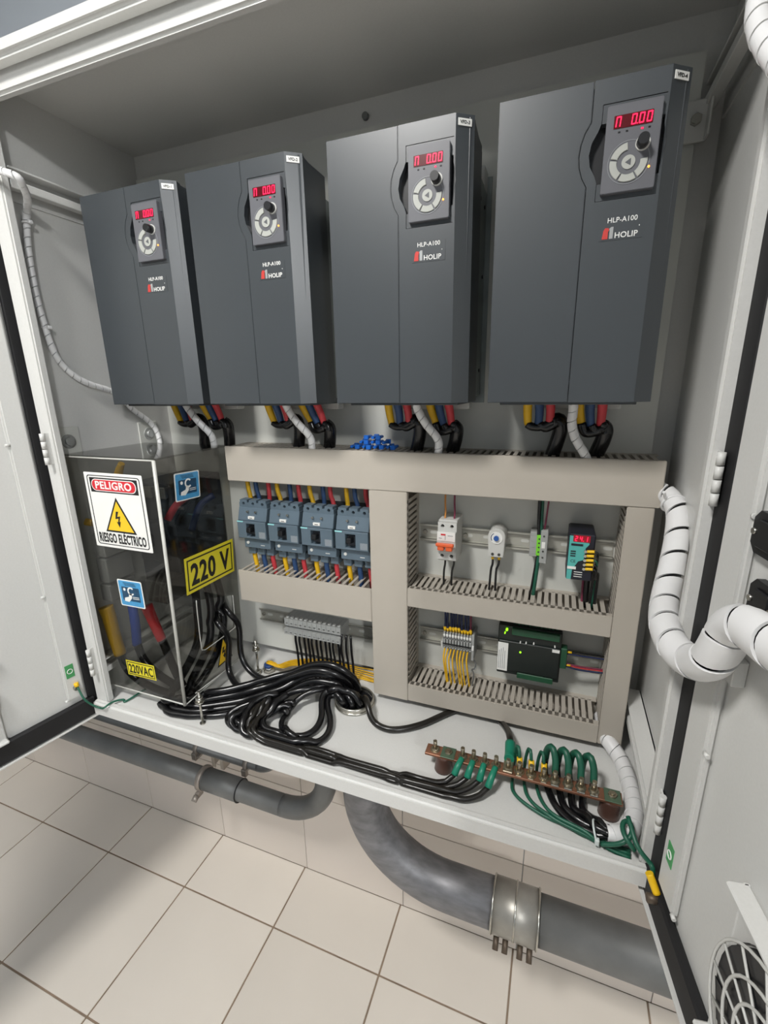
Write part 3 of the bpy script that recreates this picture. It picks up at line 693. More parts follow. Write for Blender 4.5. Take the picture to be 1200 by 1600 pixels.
def settle(obst=(), iters=110, step=.006, limit=None):    # push loose cables apart until they lie side by side
    global LOOSE
    cs = LOOSE; LOOSE = None; X, RR, ID, SQ, FREE = [], [], [], [], []
    for ci, c in enumerate(cs):
        P, h = resample(c['pts'], step); c['i0'] = len(X); c['n_'] = len(P); n = len(P)
        for k, p in enumerate(P):
            X.append(tuple(p)); RR.append(c['r']); ID.append(ci); SQ.append(k * h); FREE.append(0.0 if k * h <= c['pin'][0] or (n - 1 - k) * h <= c['pin'][1] else 1.0)
    for oi, (pts, r) in enumerate(obst):
        P, h = resample(pts, step)
        for k, p in enumerate(P): X.append(tuple(p)); RR.append(r); ID.append(-1 - oi); SQ.append(k * h); FREE.append(0.0)
    X = np.array(X); X0_ = X.copy(); RR = np.array(RR); ID = np.array(ID); SQ = np.array(SQ); FREE = np.array(FREE); N = len(X)
    need = RR[:, None] + RR[None, :] + .0002; same = ID[:, None] == ID[None, :]
    skip = same & ((np.abs(SQ[:, None] - SQ[None, :]) < 3.2 * RR[:, None]) | (ID[:, None] < 0))
    skip |= (FREE[:, None] + FREE[None, :]) < .5
    for it in range(iters):
        if it % 5 == 0:                                   # candidate pairs, refreshed now and then
            sq = (X ** 2).sum(1); d2 = sq[:, None] + sq[None, :] - 2 * X @ X.T; I, J = np.where((d2 < (need + .006) ** 2) & ~skip); nd = need[I, J]; wi = FREE[I] / (FREE[I] + FREE[J])
        D = X[I] - X[J]; d = np.sqrt((D ** 2).sum(1)) + 1e-9; pen = np.maximum(0, nd - d)
        f = np.zeros_like(X); np.add.at(f, I, (pen / d * wi)[:, None] * D); cnt = np.maximum(np.bincount(I, pen > 0, N), 1)
        X = X + f / cnt[:, None] ** .6
        for c in cs:
            a, b = c['i0'], c['i0'] + c['n_']; Q = X[a:b]; F_ = FREE[a:b, None]
            if it < iters - 12:
                sm = Q.copy(); sm[1:-1] = (Q[:-2] + Q[2:]) / 2; k_ = .30 if it < iters * .7 else .15
                Q = Q + F_ * k_ * (sm - Q) + F_ * .03 * (X0_[a:b] - Q)
            Q[:, 2] = np.where(F_[:, 0] > 0, np.maximum(Q[:, 2], ZB + c['r']), Q[:, 2])
            if limit: Q = np.where(F_ > 0, limit(Q, c), Q)
            X[a:b] = Q
    if SETTLE_DEBUG:
        D = X[:, None, :] - X[None, :, :]; d = np.sqrt((D ** 2).sum(2)); pen = np.where(skip, 0, np.maximum(0, need - d)); print('SETTLE worst', pen.max(), (pen > .001).sum(), 'of', N)
        for a_, b_ in sorted({(min(ID[i], ID[j]), max(ID[i], ID[j])) for i, j in zip(*np.where(pen > .002))}): print('  ', a_ if a_ < 0 else cs[a_]['label'], '|', b_ if b_ < 0 else cs[b_]['label'], round(float(pen[np.ix_(ID == a_, ID == b_)].max()) * 1000, 1))
    for c in cs:
        P = [Vector(p) for p in X[c['i0']:c['i0'] + c['n_']]]
        tag(MB().tube(P, c['r'], c['n'], 1).build(c['name'], c['m']), c['label'], c['cat'], c['group'])
# miniature breaker
zt = PY(686, 812, .815).z; zb = PY(684, 875, .815).z; zm1 = PY(683, 831, .80).z; zm0 = PY(681, 863, .80).z; x0 = PY(682, 840, .802).x; Wm = .036
t = thing('miniature_breaker', 'white two-pole miniature breaker with an orange toggle', 'breaker', (x0 + Wm / 2, YP, zb))
bd = MB(); bd.box((x0, .826, zb), (x0 + Wm, YP - .006, zt), .001); bd.box((x0, .804, zm0), (x0 + Wm, .83, zm1), .0015)
for k in (0, 1):
    xa_, xb_ = x0 + Wm * .5 * k, x0 + Wm * .5 * (k + 1)
    bd.hole_plate(xa_, xb_, zm1 - .001, zt - .004, .812, .8265, ((xa_ + xb_) / 2, (zt + zm1) / 2 - .001), .0034); bd.hole_plate(xa_, xb_, zb + .004, zm0 + .001, .812, .8265, ((xa_ + xb_) / 2, (zb + zm0) / 2 + .001), .0034)
bd.box((x0, .817, zt - .0045), (x0 + Wm, .828, zt), .001); bd.box((x0, .817, zb), (x0 + Wm, .828, zb + .0045), .001); bd.build('body', LGREY, t)
for k in (.25, .75):
    for zz in ((zt + zm1) / 2 - .001, (zb + zm0) / 2 + .001): MB().disc((x0 + Wm * k, zz), .0032, .823, .8265, 12).build('terminal_screw', DSCREW, t)
zo = PY(684, 851, .80).z
tg = MB().box((x0 + .001, .790, zo - .0005), (x0 + Wm - .001, .797, zo + .006), .0015).build('toggle', ORANGE, t)
for k in (.28, .72): MB().box((x0 + Wm * k - .006, .792, zo - .009), (x0 + Wm * k + .006, .806, zo + .001), .0012).build('toggle_lever', ORANGE, tg)
lb = MB().box((x0 + .001, .8034, zo + .007), (x0 + Wm - .001, .8045, zm1 - .001)).build('rating_label', PAPER, t)
MB().box((x0 + .008, .8030, zm1 - .007), (x0 + .017, .8036, zm1 - .004)).build('label_print', RINK, lb)
MB().box((x0 + .016, .8030, zo + .010), (x0 + .0168, .8036, zm1 - .008)).box((x0 + .004, .8030, zo + .012), (x0 + .010, .8036, zo + .0128)).box((x0 + .021, .8030, zm1 - .0075), (x0 + .031, .8036, zm1 - .0066)).build('label_print', mat('print_grey', (120, 124, 130), .6), lb)
for k, (m_, c_) in enumerate(((CORNG, 'tan'), (CPUR, 'maroon'))):
    wire('control_wire', '%s wire entering the top of the miniature breaker' % c_, [(x0 + Wm * (.25 + .5 * k), .83, zt - .006), (x0 + Wm * (.27 + .5 * k), .832, zt + .012), (x0 + Wm * (.22 + .5 * k), .836, zt + .03), (x0 + Wm * (.2 + .5 * k), .84, H - .187)], .0018, m_)
    wire('control_wire', 'black wire leaving the bottom of the miniature breaker', [(x0 + Wm * (.32 + .48 * k), .83, zb + .006), (x0 + Wm * (.30 + .48 * k), .832, zb - .012), (x0 + Wm * (.24 + .44 * k), .832, zb - .03), (x0 + Wm * (.24 + .44 * k), .832, zu1 - .012)], .0020, CBL, group='black wires of the miniature breaker')
# thermostat
a = PY(762, 848, .832); b_ = PY(789, 848, .832); zt = PY(775, 826, .832).z; zb = PY(776, 871, .832).z; xa, xb = a.x, b_.x
t = thing('thermostat', 'small white cabinet thermostat with a blue dial', 'thermostat', ((xa + xb) / 2, YP, zb))
wd = xb - xa; hd = (xa + xb) / 2
MB().prism([(xb - .002, zb)] + arc((hd, zt - wd / 2), wd / 2, 0, 180, 14) + [(xa + .002, zb)], .832, YP - .006, .0012).build('body', LGREY, t)
zc = PY(776, 841, .83).z
MB().disc((hd, zc), .0115, .8305, .8325, 24).build('dial_scale', PAPER, t)
MB().disc((hd, zc), .0048, .8265, .8310, 16).build('dial', mat('dial_blue', (44, 88, 160), .4), t)
MB().prism(arc((hd, zc), .0105, 120, 215, 8) + arc((hd, zc), .0092, 215, 120, 8), .8300, .8306).build('dial_mark', CNAVY, t)
for k in range(5): MB().box((hd - .009 + k * .0038, .8314, zt - .006), (hd - .0075 + k * .0038, .833, zt - .0025)).build('vent_slot', LGREY, t)
for k in (-1, 1):
    MB().disc((hd + k * .006, zb + .006), .0028, .8312, .833, 12).build('terminal_screw', DSCREW, t)
    wire('control_wire', 'black wire with yellow ferrule %s the thermostat' % ('leaving the left terminal of' if k < 0 else 'leaving the right terminal of'), [(hd + k * .006, .838, zb + .002), (hd + k * .0055, .838, zb - .015), (hd + k * .005 - .003, .836, zb - .03), (hd + k * .006 - .004, .835, zu1 - .012)], .0022, CBL)
    tag(MB().cyl((hd + k * .006, .838, zb + .003), (hd + k * .006, .838, zb - .006), .0030, .0026, 10).build('wire_ferrule', FERR), 'yellow ferrule under the thermostat', 'ferrule', 'ferrules under the thermostat')
# earth terminals
def pxbox(mb, l, tp, r, bt, Y, Yb, bev=.0008):
    p, q = PY(l, tp, Y), PY(r, bt, Y); return mb.box((p.x, Y, q.z), (q.x, Yb, p.z), bev)
zc = PY(842, 852, .84).z
t = thing('terminal_block', 'grey and green earth terminal on the upper rail', 'terminal', (PY(841, 850, .84).x, YP, PY(845, 881, .84).z))
g_ = MB(); pxbox(g_, 829, 831, 838.6, 870, .842, YP - .004); g_.build('end_bracket', MGREY, t)
for k in range(4):
    p = PY(830, 835 + k * 9.5, .842); MB().box((p.x, .8412, p.z - .001), (p.x + .006, .8425, p.z)).build('rib', MGREY, t)
g_ = MB(); pxbox(g_, 839.3, 836, 845, 869, .838, YP - .004); gg = g_.build('earth_terminal', CLIMEG, t)
for dz in (.012, .004, -.004, -.013): p = PY(842, 852, .838); MB().disc((p.x, p.z + dz), .0016, .8374, .839, 10).build('screw', DSCREW, t)
g_ = MB(); pxbox(g_, 845.8, 829, 853, 881, .836, YP - .004); g_.build('end_stop', MGREY, t)
p = PY(849, 852, .836); MB().box((p.x - .003, .8354, p.z - .006), (p.x + .003, .8365, p.z + .006)).build('label', PAPER, t)
for dz in (.017, -.012, -.024): MB().disc((p.x, p.z + dz), .0018, .8354, .837, 10).build('screw', DSCREW, t)
xg = PY(842, 852, .85).x
for k, m_ in enumerate((CBL, CG)):
    wire('earth_wire', '%s wire dropping to the green earth terminal' % ('black' if k == 0 else 'dark green'), [(xg - .004 + k * .005, .842, H - .187), (xg - .003 + k * .005, .842, zc + .05), (xg - .001 + k * .003, .842, zc + .018)], .0034 if k == 0 else .0026, m_)
    wire('earth_wire', '%s wire hanging below the green earth terminal' % ('black' if k == 0 else 'dark green'), [(xg - .002 + k * .003, .846, zc - .02), (xg - .004 + k * .004, .842, zc - .045), (xg - .010 + k * .006, .838, zu1 - .012)], .0018 if k == 0 else .0034, m_)
wire('control_wire', 'brown wire with orange ferrule at the earth terminal end stop', [(p.x, .846, zc + .0295), (p.x + .001, .842, zc + .045), (p.x + .004, .84, H - .187)], .0016, CPUR)
# power meter / supply
p0 = PY(893, 834, .80); p1 = PY(932, 836, .80); zb = PY(888, 905, .80).z; zt = p0.z; xa, xb = p0.x - .003, p1.x
t = thing('power_supply', 'black din-rail supply with turquoise face and red digits', 'power supply', ((xa + xb) / 2, YP, zb))
MB().box((xa, .80, zb), (xb, YP - .006, zt), .002).build('body', MBLK, t)
fw = xb - xa; fh = zt - zb
MB().prism([(xa + .001, zb + .001), (xa + fw * .20, zb + .001), (xa + fw * .22, zb + fh * .22), (xa + fw * .42, zb + fh * .42), (xa + fw * .62, zb + fh * .46), (xa + fw * .66, zb + fh * .72), (xa + fw * .78, zb + fh * .80), (xa + fw * .78, zb + fh - .003), (xa + .001, zb + fh - .003)], .7994, .8005).build('face_sheet', PTURQ, t)
dpl = MB().box((xa + fw * .16, .7988, zb + fh * .84), (xa + fw * .80, .7998, zb + fh * .985), .0002).build('display', mat('meter_display', (130, 8, 26), .3, emit=.3), t)
d = MB()
for ch, kx in (('2', .22), ('4', .40), ('1', .60)): sevenseg(d, ch, xa + fw * kx, zb + fh * .862, fw * .09, fh * .10, .7982, .7990)
d.box((xa + fw * .53, .7982, zb + fh * .862), (xa + fw * .55, .7990, zb + fh * .876))
d.build('digits', LED, dpl)
pr = MB().box((xa + fw * .10, .7988, zb + fh * .755), (xa + fw * .55, .7996, zb + fh * .80))
for k in range(3): pr.box((xa + fw * .10, .7988, zb + fh * (.52 + .05 * k)), (xa + fw * .30, .7996, zb + fh * (.545 + .05 * k)))
pr.build('face_print', MBLK, t)
text('CE', fh * .085, 'face_print', INK, t, xa + fw * .12 - pw(t).x, .7994 - pw(t).y, zb + fh * .39 - pw(t).z)
pr = MB()
for k in range(3): pr.box((xa + fw * .30, .7988, zb + fh * (.08 + .05 * k)), (xa + fw * .62, .7996, zb + fh * (.092 + .05 * k)))
pr.build('face_print', WINK, t)
MB().box((xa + .001, .7980, zb + fh * .245), (xa + fw * .36, .7996, zb + fh * .30)).build('label', PAPER, t)
for k in range(5):
    z = zb + fh * (.66 - .095 * k); yy = .800
    s = MB().cyl((xa + fw * .66, yy - .001, z), (xa + fw * .66, yy - .005, z), .0026, n=10).build('terminal_screw', STEEL, t)
    wire('ring_lug', 'yellow insulated lug on the black power supply', [(xa + fw * .72, yy - .003, z), (xa + fw * .88, yy - .004, z + .001), (xa + fw * 1.0, yy - .006, z + .002)], .0026, FERR, 'cable lug', 'yellow lugs on the power supply', 8, 2)
    wire('control_wire', 'dark wire curving from a power supply lug', [(xa + fw * .98, yy - .006, z + .002), (xa + fw * 1.12, yy - .006, z - .001), (xa + fw * (1.14), yy + .004, z - .02), (xa + fw * (1.10 + .055 * k), .832, zb + .002), (xa + fw * (1.08 + .055 * k), .834, zu1 - .012)], .0016, (CG if k == 2 else CBL), 'wire', 'wires of the power supply')
wire('power_cable', 'black cable hanging below the black power supply', [(xa + fw * .92, .842, zb + .002), (xa + fw * .92, .842, zb - .02), (xa + fw * .93, .840, zu1 - .012)], .0055, CBL)
wire('control_wire', 'maroon wire hanging below the black power supply', [(xa + fw * .80, .846, zb + .002), (xa + fw * .76, .842, zb - .02), (xa + fw * .80, .838, zu1 - .012)], .0020, CPUR)

# ================================================================== devices on the lower right rail
# slim terminal strip with plug bridge
xl, xr = PY(692, 1000, .832).x, PY(737, 1000, .832).x; zt = PY(692, 987, .832).z; zb = PY(690, 1011, .832).z
t = thing('terminal_strip', 'slim light grey terminal strip with white marker row', 'terminal', ((xl + xr) / 2, YP, zb)); n = 10; q = (xr - xl) / n
for k in range(n):
    a0_, a1_ = xl + k * q + .0002, xl + (k + 1) * q - .0002; tb = MB().box((a0_, .840, zb), (a1_, YP - .004, zt))
    tb.box((a0_, .832, zb), (a0_ + .0008, .840, zt)).box((a1_ - .0006, .832, zb), (a1_, .840, zt))
    for h0, h1 in ((zb, zb + .003), (zb + .006, zt - .0155), (zt - .0125, zt)): tb.box((a0_, .832, h0), (a1_, .840, h1))
    tb.build('terminal', MGREY, t)
    MB().box((xl + k * q + .0006, .8306, zt - .009), (xl + (k + 1) * q - .0006, .8325, zt - .004), .0003).build('marker', PAPER, t)
    for h0, h1 in ((zt - .0155, zt - .0125), (zb + .003, zb + .006)): MB().box((a0_ + .0006, .8385, h0), (a1_ - .0005, .8404, h1)).build('contact', DSCREW, t)
MB().box((xl, .8310, zb + .0085), (xr, .8324, zb + .0115)).build('bridge', INK, t)
MB().box((xl - .005, .834, zb - .003), (xl, YP - .004, zb + .012), .0008).build('end_bracket', LGREY, t)
pe = MB().box((xr + .0003, .830, zb - .018), (xr + .0055, YP - .004, zt + .004), .0008).build('end_stop', MGREY, t)
MB().box((xr + .0008, .8294, zb + .006), (xr + .005, .8305, zb + .017)).build('label', PAPER, t)
for k in range(n):
    xx = xl + (k + .5) * q; jz = random.uniform(0, .006)
    tag(MB().cyl((xx, .838 + jz * .5, zt - .002), (xx, .836 - jz, zt + .008 + jz), .0023, .0028, 8).build('wire_ferrule', FERR), 'yellow ferrule on top of the slim grey terminal strip', 'ferrule', 'ferrules on the terminal strip')
    wire('control_wire', 'navy wire rising from the slim grey terminal strip' if k < 9 else 'maroon wire rising from the slim grey terminal strip', [(xx, .836, zt + .008), (xx + random.uniform(-.002, .001), .838, zt + .022), (xx - .002, .842, zu0 - .004), (xx - .002, .842, zu0 + .01)], .0021, CNAVY if k < 9 else CPUR, 'wire', 'navy wires above the terminal strip')
for k in range(8):
    xx = xl + (k * 1.15 + .8) * q; c = random.uniform(-.003, .003)
    wire('control_wire', 'yellow wire hanging below the slim grey terminal strip', [(xx, .838, zb + .003), (xx - .002 + c * .3, .832, zb - .012), (xx - .001 + c, .826, zb - .028), (xx + .007 + c * 1.5, .828, zw1 - .012)], .0017, CY, 'wire', 'yellow wires below the terminal strip')
wire('control_wire', 'grey wire looping below the terminal strip end stop', [(xr + .003, .836, zb - .016), (xr + .010, .832, zb - .025), (xr + .008, .83, zb - .035), (xr + .003, .832, zb - .04), (xr + .007, .83, zb - .05), (xr + .004, .83, zw1 - .01)], .0014, mat('wire_grey', (96, 98, 98), .5))
# control module
YM = .822; xa = PY(778, 1005, YM).x; xb = PY(877, 1015, YM).x; zt = PY(781, 975, YM).z; zb = PY(775, 1049, YM).z
t = thing('control_module', 'black control module with green connectors and a lit green lamp', 'controller', ((xa + xb) / 2, YP, zb))
MB().box((xa, YM, zb), (xb, YP - .006, zt), .0015).build('body', PLCB, t)
zq = zt - zb
MB().box((xa + .002, YM - .004, zb + zq * .10), (xb - .002, YM + .001, zb + zq * .70), .001).build('front_cap', PLCB, t)
cn = MB().box((xa + (xb - xa) * .22, YM - .006, zt - .016), (xb - .004, YM + .01, zt - .002), .001).build('connector', PLCG, t)
for k in range(12):
    u = xa + (xb - xa) * .24 + k * (xb - xa) * .06; MB().box((u, YM + .008, zt - .003), (u + .004, YM + .02, zt + .003), .0005).build('connector_key', PLCG, cn)
MB().box((xa + (xb - xa) * .34, YM - .003, zb - .004), (xb - .010, YM + .012, zb + .008), .001).build('connector', PLCG, t)
MB().box((xb - .001, YM + .002, zb + zq * .30), (xb + .011, YM + .02, zb + zq * .70), .001).build('connector', PLCG, t)
lb = MB().box((xa + .001, YM - .0046, zb + zq * .08), (xa + (xb - xa) * .175, YM - .0035, zb + zq * .66), .0001).build('label', PAPER, t)
pr = MB()
for k in range(4): u = xa + .0035 + k * .0036; pr.box((u, YM - .0049, zb + zq * .12), (u + .0008, YM - .0044, zb + zq * (.5 + .03 * (k % 3))))
pr.build('label_print', mat('print_grey', (120, 124, 130), .6), lb)
for (px, py, rr, m_) in ((792, 984, .0022, LEDG), (789, 989, .0012, LEDG), (813, 1019, .0018, LEDG), (813, 1004, .0013, WINK), (822, 1005, .0013, WINK), (834, 1006, .0013, WINK), (867, 1011, .0013, WINK)):
    p = PY(px, py, YM - .004); MB().disc((p.x, p.z), rr, YM - .0055, YM + .001, 10).build('lamp' if m_ is LEDG else 'pin_mark', m_, t)
p = PY(870, 1018, YM - .004); MB().box((p.x - .008, YM - .0048, p.z - .003), (p.x + .005, YM - .0035, p.z + .003)).build('label', PAPER, t)
for k, (m_, z, nm) in enumerate(((CBL, .62, 'black'), (CNAVY, .58, 'navy'), (CPUR, .38, 'maroon'), (CR, .36, 'red'), (CNAVY, .33, 'dark blue'))):
    z = zb + zq * z; yy = YM + .008
    if k in (0, 3): tag(MB().cyl((xb + .010, yy, z), (xb + .019, yy, z), .0022, n=8).build('wire_ferrule', FERR), 'yellow ferrule at the side connector of the control module', 'ferrule', 'ferrules beside the control module')
    wire('control_wire', '%s wire running right from the control module' % nm, [(xb + .010, yy, z), (xb + .028, yy + .002, z - .001 * k), (xb + .044, yy + .006, z - .002 - .0012 * k), (XQ0 + .006, yy + .012, z - .004 - .001 * k)], .0014, m_)

# ================================================================== grey double-row terminal strip, lower left
YT = .822; xl = PY(443, 975, YT).x; xr = PY(531, 990, YT).x; za1 = PY(443, 967, YT).z; za0 = PY(443, 977.5, YT).z; zb1 = PY(445, 982, YT).z; zb0 = PY(445, 990, YT).z
t = thing('terminal_strip', 'row of twelve grey double-level terminals above the black cables', 'terminal', ((xl + xr) / 2, YP, zb0)); n = 12; q = (xr - xl) / n
for k in range(n):
    u = xl + k * q
    a0_, a1_ = u + .0003, u + q - .0003; h0_, h1_ = u + q * .3, u + q * .72; tt = MB()
    for yf, b0, b1, s0, s1 in ((YT + .004, za0, za1, za0 + .003, za0 + .007), (YT, zb0, zb1, zb0 + .003, zb0 + .006)):
        tt.box((a0_, yf + .008, b0), (a1_, YP - .004, b1)); tt.ringprism(rect4(a0_, a1_, b0, b1), rect4(h0_, h1_, s0, s1), yf, yf + .0082)
        MB().box((h0_, yf + .007, s0), (h1_, yf + .0085, s1)).build('contact', DSCREW, t)
    tt.box((a0_, YT + .014, zb1 - .001), (a1_, YP - .004, za0 + .001)).build('terminal', MGREY, t)
    MB().box((u + q * .2, YT + .008, za1 - .0005), (u + q * .7, YT + .014, za1 + .003), .0004).build('screw', LGREY, t)
for k in range(14):
    u = xl + (xr - xl) * (.18 + k * .075); b_ = random.uniform(-.003, .003)
    z0_ = zb0 + .004
    wire('control_wire', 'thin black wire hanging from the grey double-level terminals', [(min(u, xr - .003) if k < 11 else u, YT + .008, z0_ if k < 11 else za0), (u + b_, YT + .006, z0_ - .02), (u + b_ * .5 + .004, YT + .004, z0_ - .05), (u + .010, YT - .004, ZB + .02), (u + .014, YT - .012, ZB + .004)], .0028, CBL, 'wire', 'black wires below the grey terminals')

# ================================================================== clear danger box over the main breaker
YX = .610
FT, FB = Vector((-.666, YX, H - .119)), Vector((-.681, YX, H - .632))
BT, BB = Vector((-.669, .807, H - .119)), Vector((-.684, .807, H - .632))
LX = XL + .012
box = thing('danger_box', 'smoked clear acrylic box covered with danger stickers', 'cover box', ((LX + FT.x) / 2, YX + .10, FB.z))
th = .003
MB().hexa([(LX, YX, FB.z), FB, FT, (LX, YX, FT.z), (LX, YX + th, FB.z), FB + Vector((0, th, 0)), FT + Vector((0, th, 0)), (LX, YX + th, FT.z)]).build('front_sheet', ACR, box)
nx = Vector((th, 0, 0))

MB().hexa([(LX, YX - .001, FT.z), FT + Vector((.001, -.001, 0)), BT, (LX, BT.y, BT.z), (LX, YX - .001, FT.z + .003), FT + Vector((.001, -.001, .003)), BT + Vector((0, 0, .003)), (LX, BT.y, BT.z + .003)]).build('top_sheet', ACR, box)
ed = MB().tube([FB + Vector((-.001, -.001, 0)), FT + Vector((-.001, -.001, 0))], .0034, 6, 1); ed.build('corner_edge', ACR_E, box)
MB().tube([(LX, YX - .0005, FT.z - .001), FT + Vector((0, -.0005, -.001))], .0016, 6, 1).build('top_edge', ACR_E, box)
MB().tube([(LX, YX - .0005, FB.z + .001), FB + Vector((0, -.0005, .001))], .0016, 6, 1).build('bottom_edge', ACR_E, box)
MB().tube([FB + Vector((0, 0, .001)), BB + Vector((0, 0, .001))], .0014, 6, 1).build('bottom_edge', ACR_E, box)
sn = (BB - FB).cross(FT - FB).normalized(); sn = sn if sn.x > 0 else -sn        # outward normal of the side sheet
def side(px, py): return PP(px, py, FT, sn)
def quad_ring(mb, outer, inner, off):                          # sheet with a four-sided opening
    t_ = bmesh.new(); V = [[t_.verts.new(p + o_) for p in L_] for L_ in (outer, inner) for o_ in (Vector((0, 0, 0)), off)]
    for i in range(4):
        j = (i + 1) % 4
        t_.faces.new((V[0][i], V[0][j], V[2][j], V[2][i])); t_.faces.new((V[1][i], V[3][i], V[3][j], V[1][j])); t_.faces.new((V[0][i], V[1][i], V[1][j], V[0][j])); t_.faces.new((V[2][i], V[2][j], V[3][j], V[3][i]))
    bmesh.ops.recalc_face_normals(t_, faces=t_.faces); return mb._merge(t_)
quad_ring(MB(), [FB, BB, BT, FT], [side(316, 1014), side(366, 980), side(363, 930), side(306, 938)], -nx).build('side_sheet', ACR, box)
cut = [side(px, py) + sn * .001 for px, py in ((306, 938), (308, 960), (314, 1010), (318, 1015), (326, 1011), (362, 984), (367, 976), (365, 950), (363, 930))]
MB().tube(cut, .0011, 6, 4).build('cut_out_edge', ACR_E, box)
MB().tube([side(305, 1083) + sn * .001, side(371, 1032) + sn * .002], .0012, 6, 1).build('bracket_edge', ACR_E, box)
# stickers
fn = Vector((0, -1, 0))
def sticker(name, label, cat, px4, O, n, off=.0004):
    n = Vector(n); P = [PP(x, y, Vector(O), n) + n * off for x, y in px4]        # TL TR BR BL
    u = ((P[1] - P[0]) + (P[2] - P[3])).normalized(); v = ((P[0] - P[3]) + (P[1] - P[2])); v = (v - u * u.dot(v)).normalized(); y = v.cross(u)
    c = (P[0] + P[1] + P[2] + P[3]) / 4; w_ = ((P[1] - P[0]).length + (P[2] - P[3]).length) / 2; h_ = ((P[0] - P[3]).length + (P[1] - P[2]).length) / 2
    t = thing(name, label, cat); t.matrix_world = Matrix(((u.x, y.x, v.x, c.x), (u.y, y.y, v.y, c.y), (u.z, y.z, v.z, c.z), (0, 0, 0, 1)))
    loc, rot, _ = t.matrix_world.decompose(); t.location = loc; t.rotation_mode = 'XYZ'; t.rotation_euler = rot.to_euler()
    def flat(poly, lev, nm, m):
        mb = MB().prism(poly, -.0003 * lev - .0003, -.0003 * lev); me = bpy.data.meshes.new(nm); mb.bm.to_mesh(me); mb.bm.free(); me.materials.append(m)
        o = bpy.data.objects.new(nm, me); C.objects.link(o); o.parent = t; return o
    def ring(o1, i1, lev, nm, m):
        mb = MB().ringprism(o1, i1, -.0003 * lev - .0003, -.0003 * lev); me = bpy.data.meshes.new(nm); mb.bm.to_mesh(me); mb.bm.free(); me.materials.append(m)
        o = bpy.data.objects.new(nm, me); C.objects.link(o); o.parent = t; return o
    return t, w_, h_, flat, ring
def rect(x0, x1, z0, z1): return [(x0, z0), (x1, z0), (x1, z1), (x0, z1)]
BOLTP = [(.05, .50), (-.16, .50), (-.30, -.02), (-.02, .04), (-.10, -.22), (-.22, -.20), (-.02, -.58), (.12, -.16), (.02, -.19), (.16, .20), (-.12, .14)]
def triangle(flat, cx, cz, wd, ht, lev):
    tri = lambda k: [(cx - wd / 2 * k, cz - ht / 2 + ht * (1 - k) * .33), (cx + wd / 2 * k, cz - ht / 2 + ht * (1 - k) * .33), (cx, cz - ht / 2 + ht * (1 - k) * .33 + ht * k)]
    flat(tri(1), lev, 'triangle', INK); flat(tri(.84), lev + 1, 'triangle', YINK)
    k = ht * .42; flat([(cx + x * k, cz - ht * .10 + z * k) for x, z in BOLTP], lev + 2, 'lightning', INK)
t, w_, h_, flat, ring = sticker('danger_sign', 'white PELIGRO RIESGO ELECTRICO sign with yellow lightning triangle', 'sign', ((132.6, 736.5), (222.8, 743.7), (238.5, 863.8), (150, 851.5)), (0, YX, 0), fn)
flat(rrect(-w_ / 2, w_ / 2, -h_ / 2, h_ / 2, .002), 0, 'board', PAPER)
ring(rrect(-w_ * .455, w_ * .455, -h_ * .465, h_ * .465, .006), rrect(-w_ * .442, w_ * .442, -h_ * .455, h_ * .455, .005), 1, 'border', INK)
flat(rect(-w_ * .41, w_ * .41, h_ * .245, h_ * .435), 1, 'header', INK)
flat(rrect(-w_ * .385, w_ * .385, h_ * .262, h_ * .418, h_ * .077), 2, 'header_ring', WINK)
flat(rrect(-w_ * .372, w_ * .372, h_ * .272, h_ * .408, h_ * .067), 3, 'header_oval', RINK)
text('PELIGRO', h_ * .135, 'sign_text', WINK, t, 0, -.0014, h_ * .296, 'CENTER', .024, fitw=w_ * .62)
triangle(flat, 0, -h_ * .045, w_ * .54, h_ * .47, 1)
text('RIESGO ELÉCTRICO', h_ * .175, 'sign_text', INK, t, 0, -.0008, -h_ * .425, 'CENTER', .026, fitw=w_ * .82)
t, w_, h_, flat, ring = sticker('voltage_sticker', 'large yellow 220 V sticker on the side of the clear box', 'sticker', ((285.8, 874), (362.8, 841.8), (365.8, 891.3), (293, 930.7)), FT, sn)
flat(rect(-w_ / 2, w_ / 2, -h_ / 2, h_ / 2), 0, 'sheet', YSTK)
ring(rect(-w_ * .46, w_ * .46, -h_ * .42, h_ * .42), rect(-w_ * .44, w_ * .44, -h_ * .38, h_ * .38), 1, 'border', INK)
text('220 V', h_ * .80, 'sticker_text', INK, t, 0, -.0008, -h_ * .29, 'CENTER', .03, fitw=w_ * .80)
t, w_, h_, flat, ring = sticker('voltage_sticker', 'small yellow 220VAC sticker on the front of the clear box', 'sticker', ((197.8, 1030.7), (242.6, 1041), (242.9, 1062.6), (200.5, 1052.7)), (0, YX, 0), fn)
flat(rect(-w_ / 2, w_ / 2, -h_ / 2, h_ / 2), 0, 'sheet', YSTK)
ring(rect(-w_ * .47, w_ * .47, -h_ * .43, h_ * .43), rect(-w_ * .45, w_ * .45, -h_ * .38, h_ * .38), 1, 'border', INK)
text('220VAC', h_ * .82, 'sticker_text', INK, t, 0, -.0008, -h_ * .29, 'CENTER', .014, fitw=w_ * .84)
t, w_, h_, flat, ring = sticker('hazard_sticker', 'small yellow lightning triangle sticker low on the clear box', 'sticker', ((337, 1003), (360, 985), (362, 1024.7), (339, 1044.5)), FT, sn)
triangle(flat, 0, 0, w_, h_, 0)
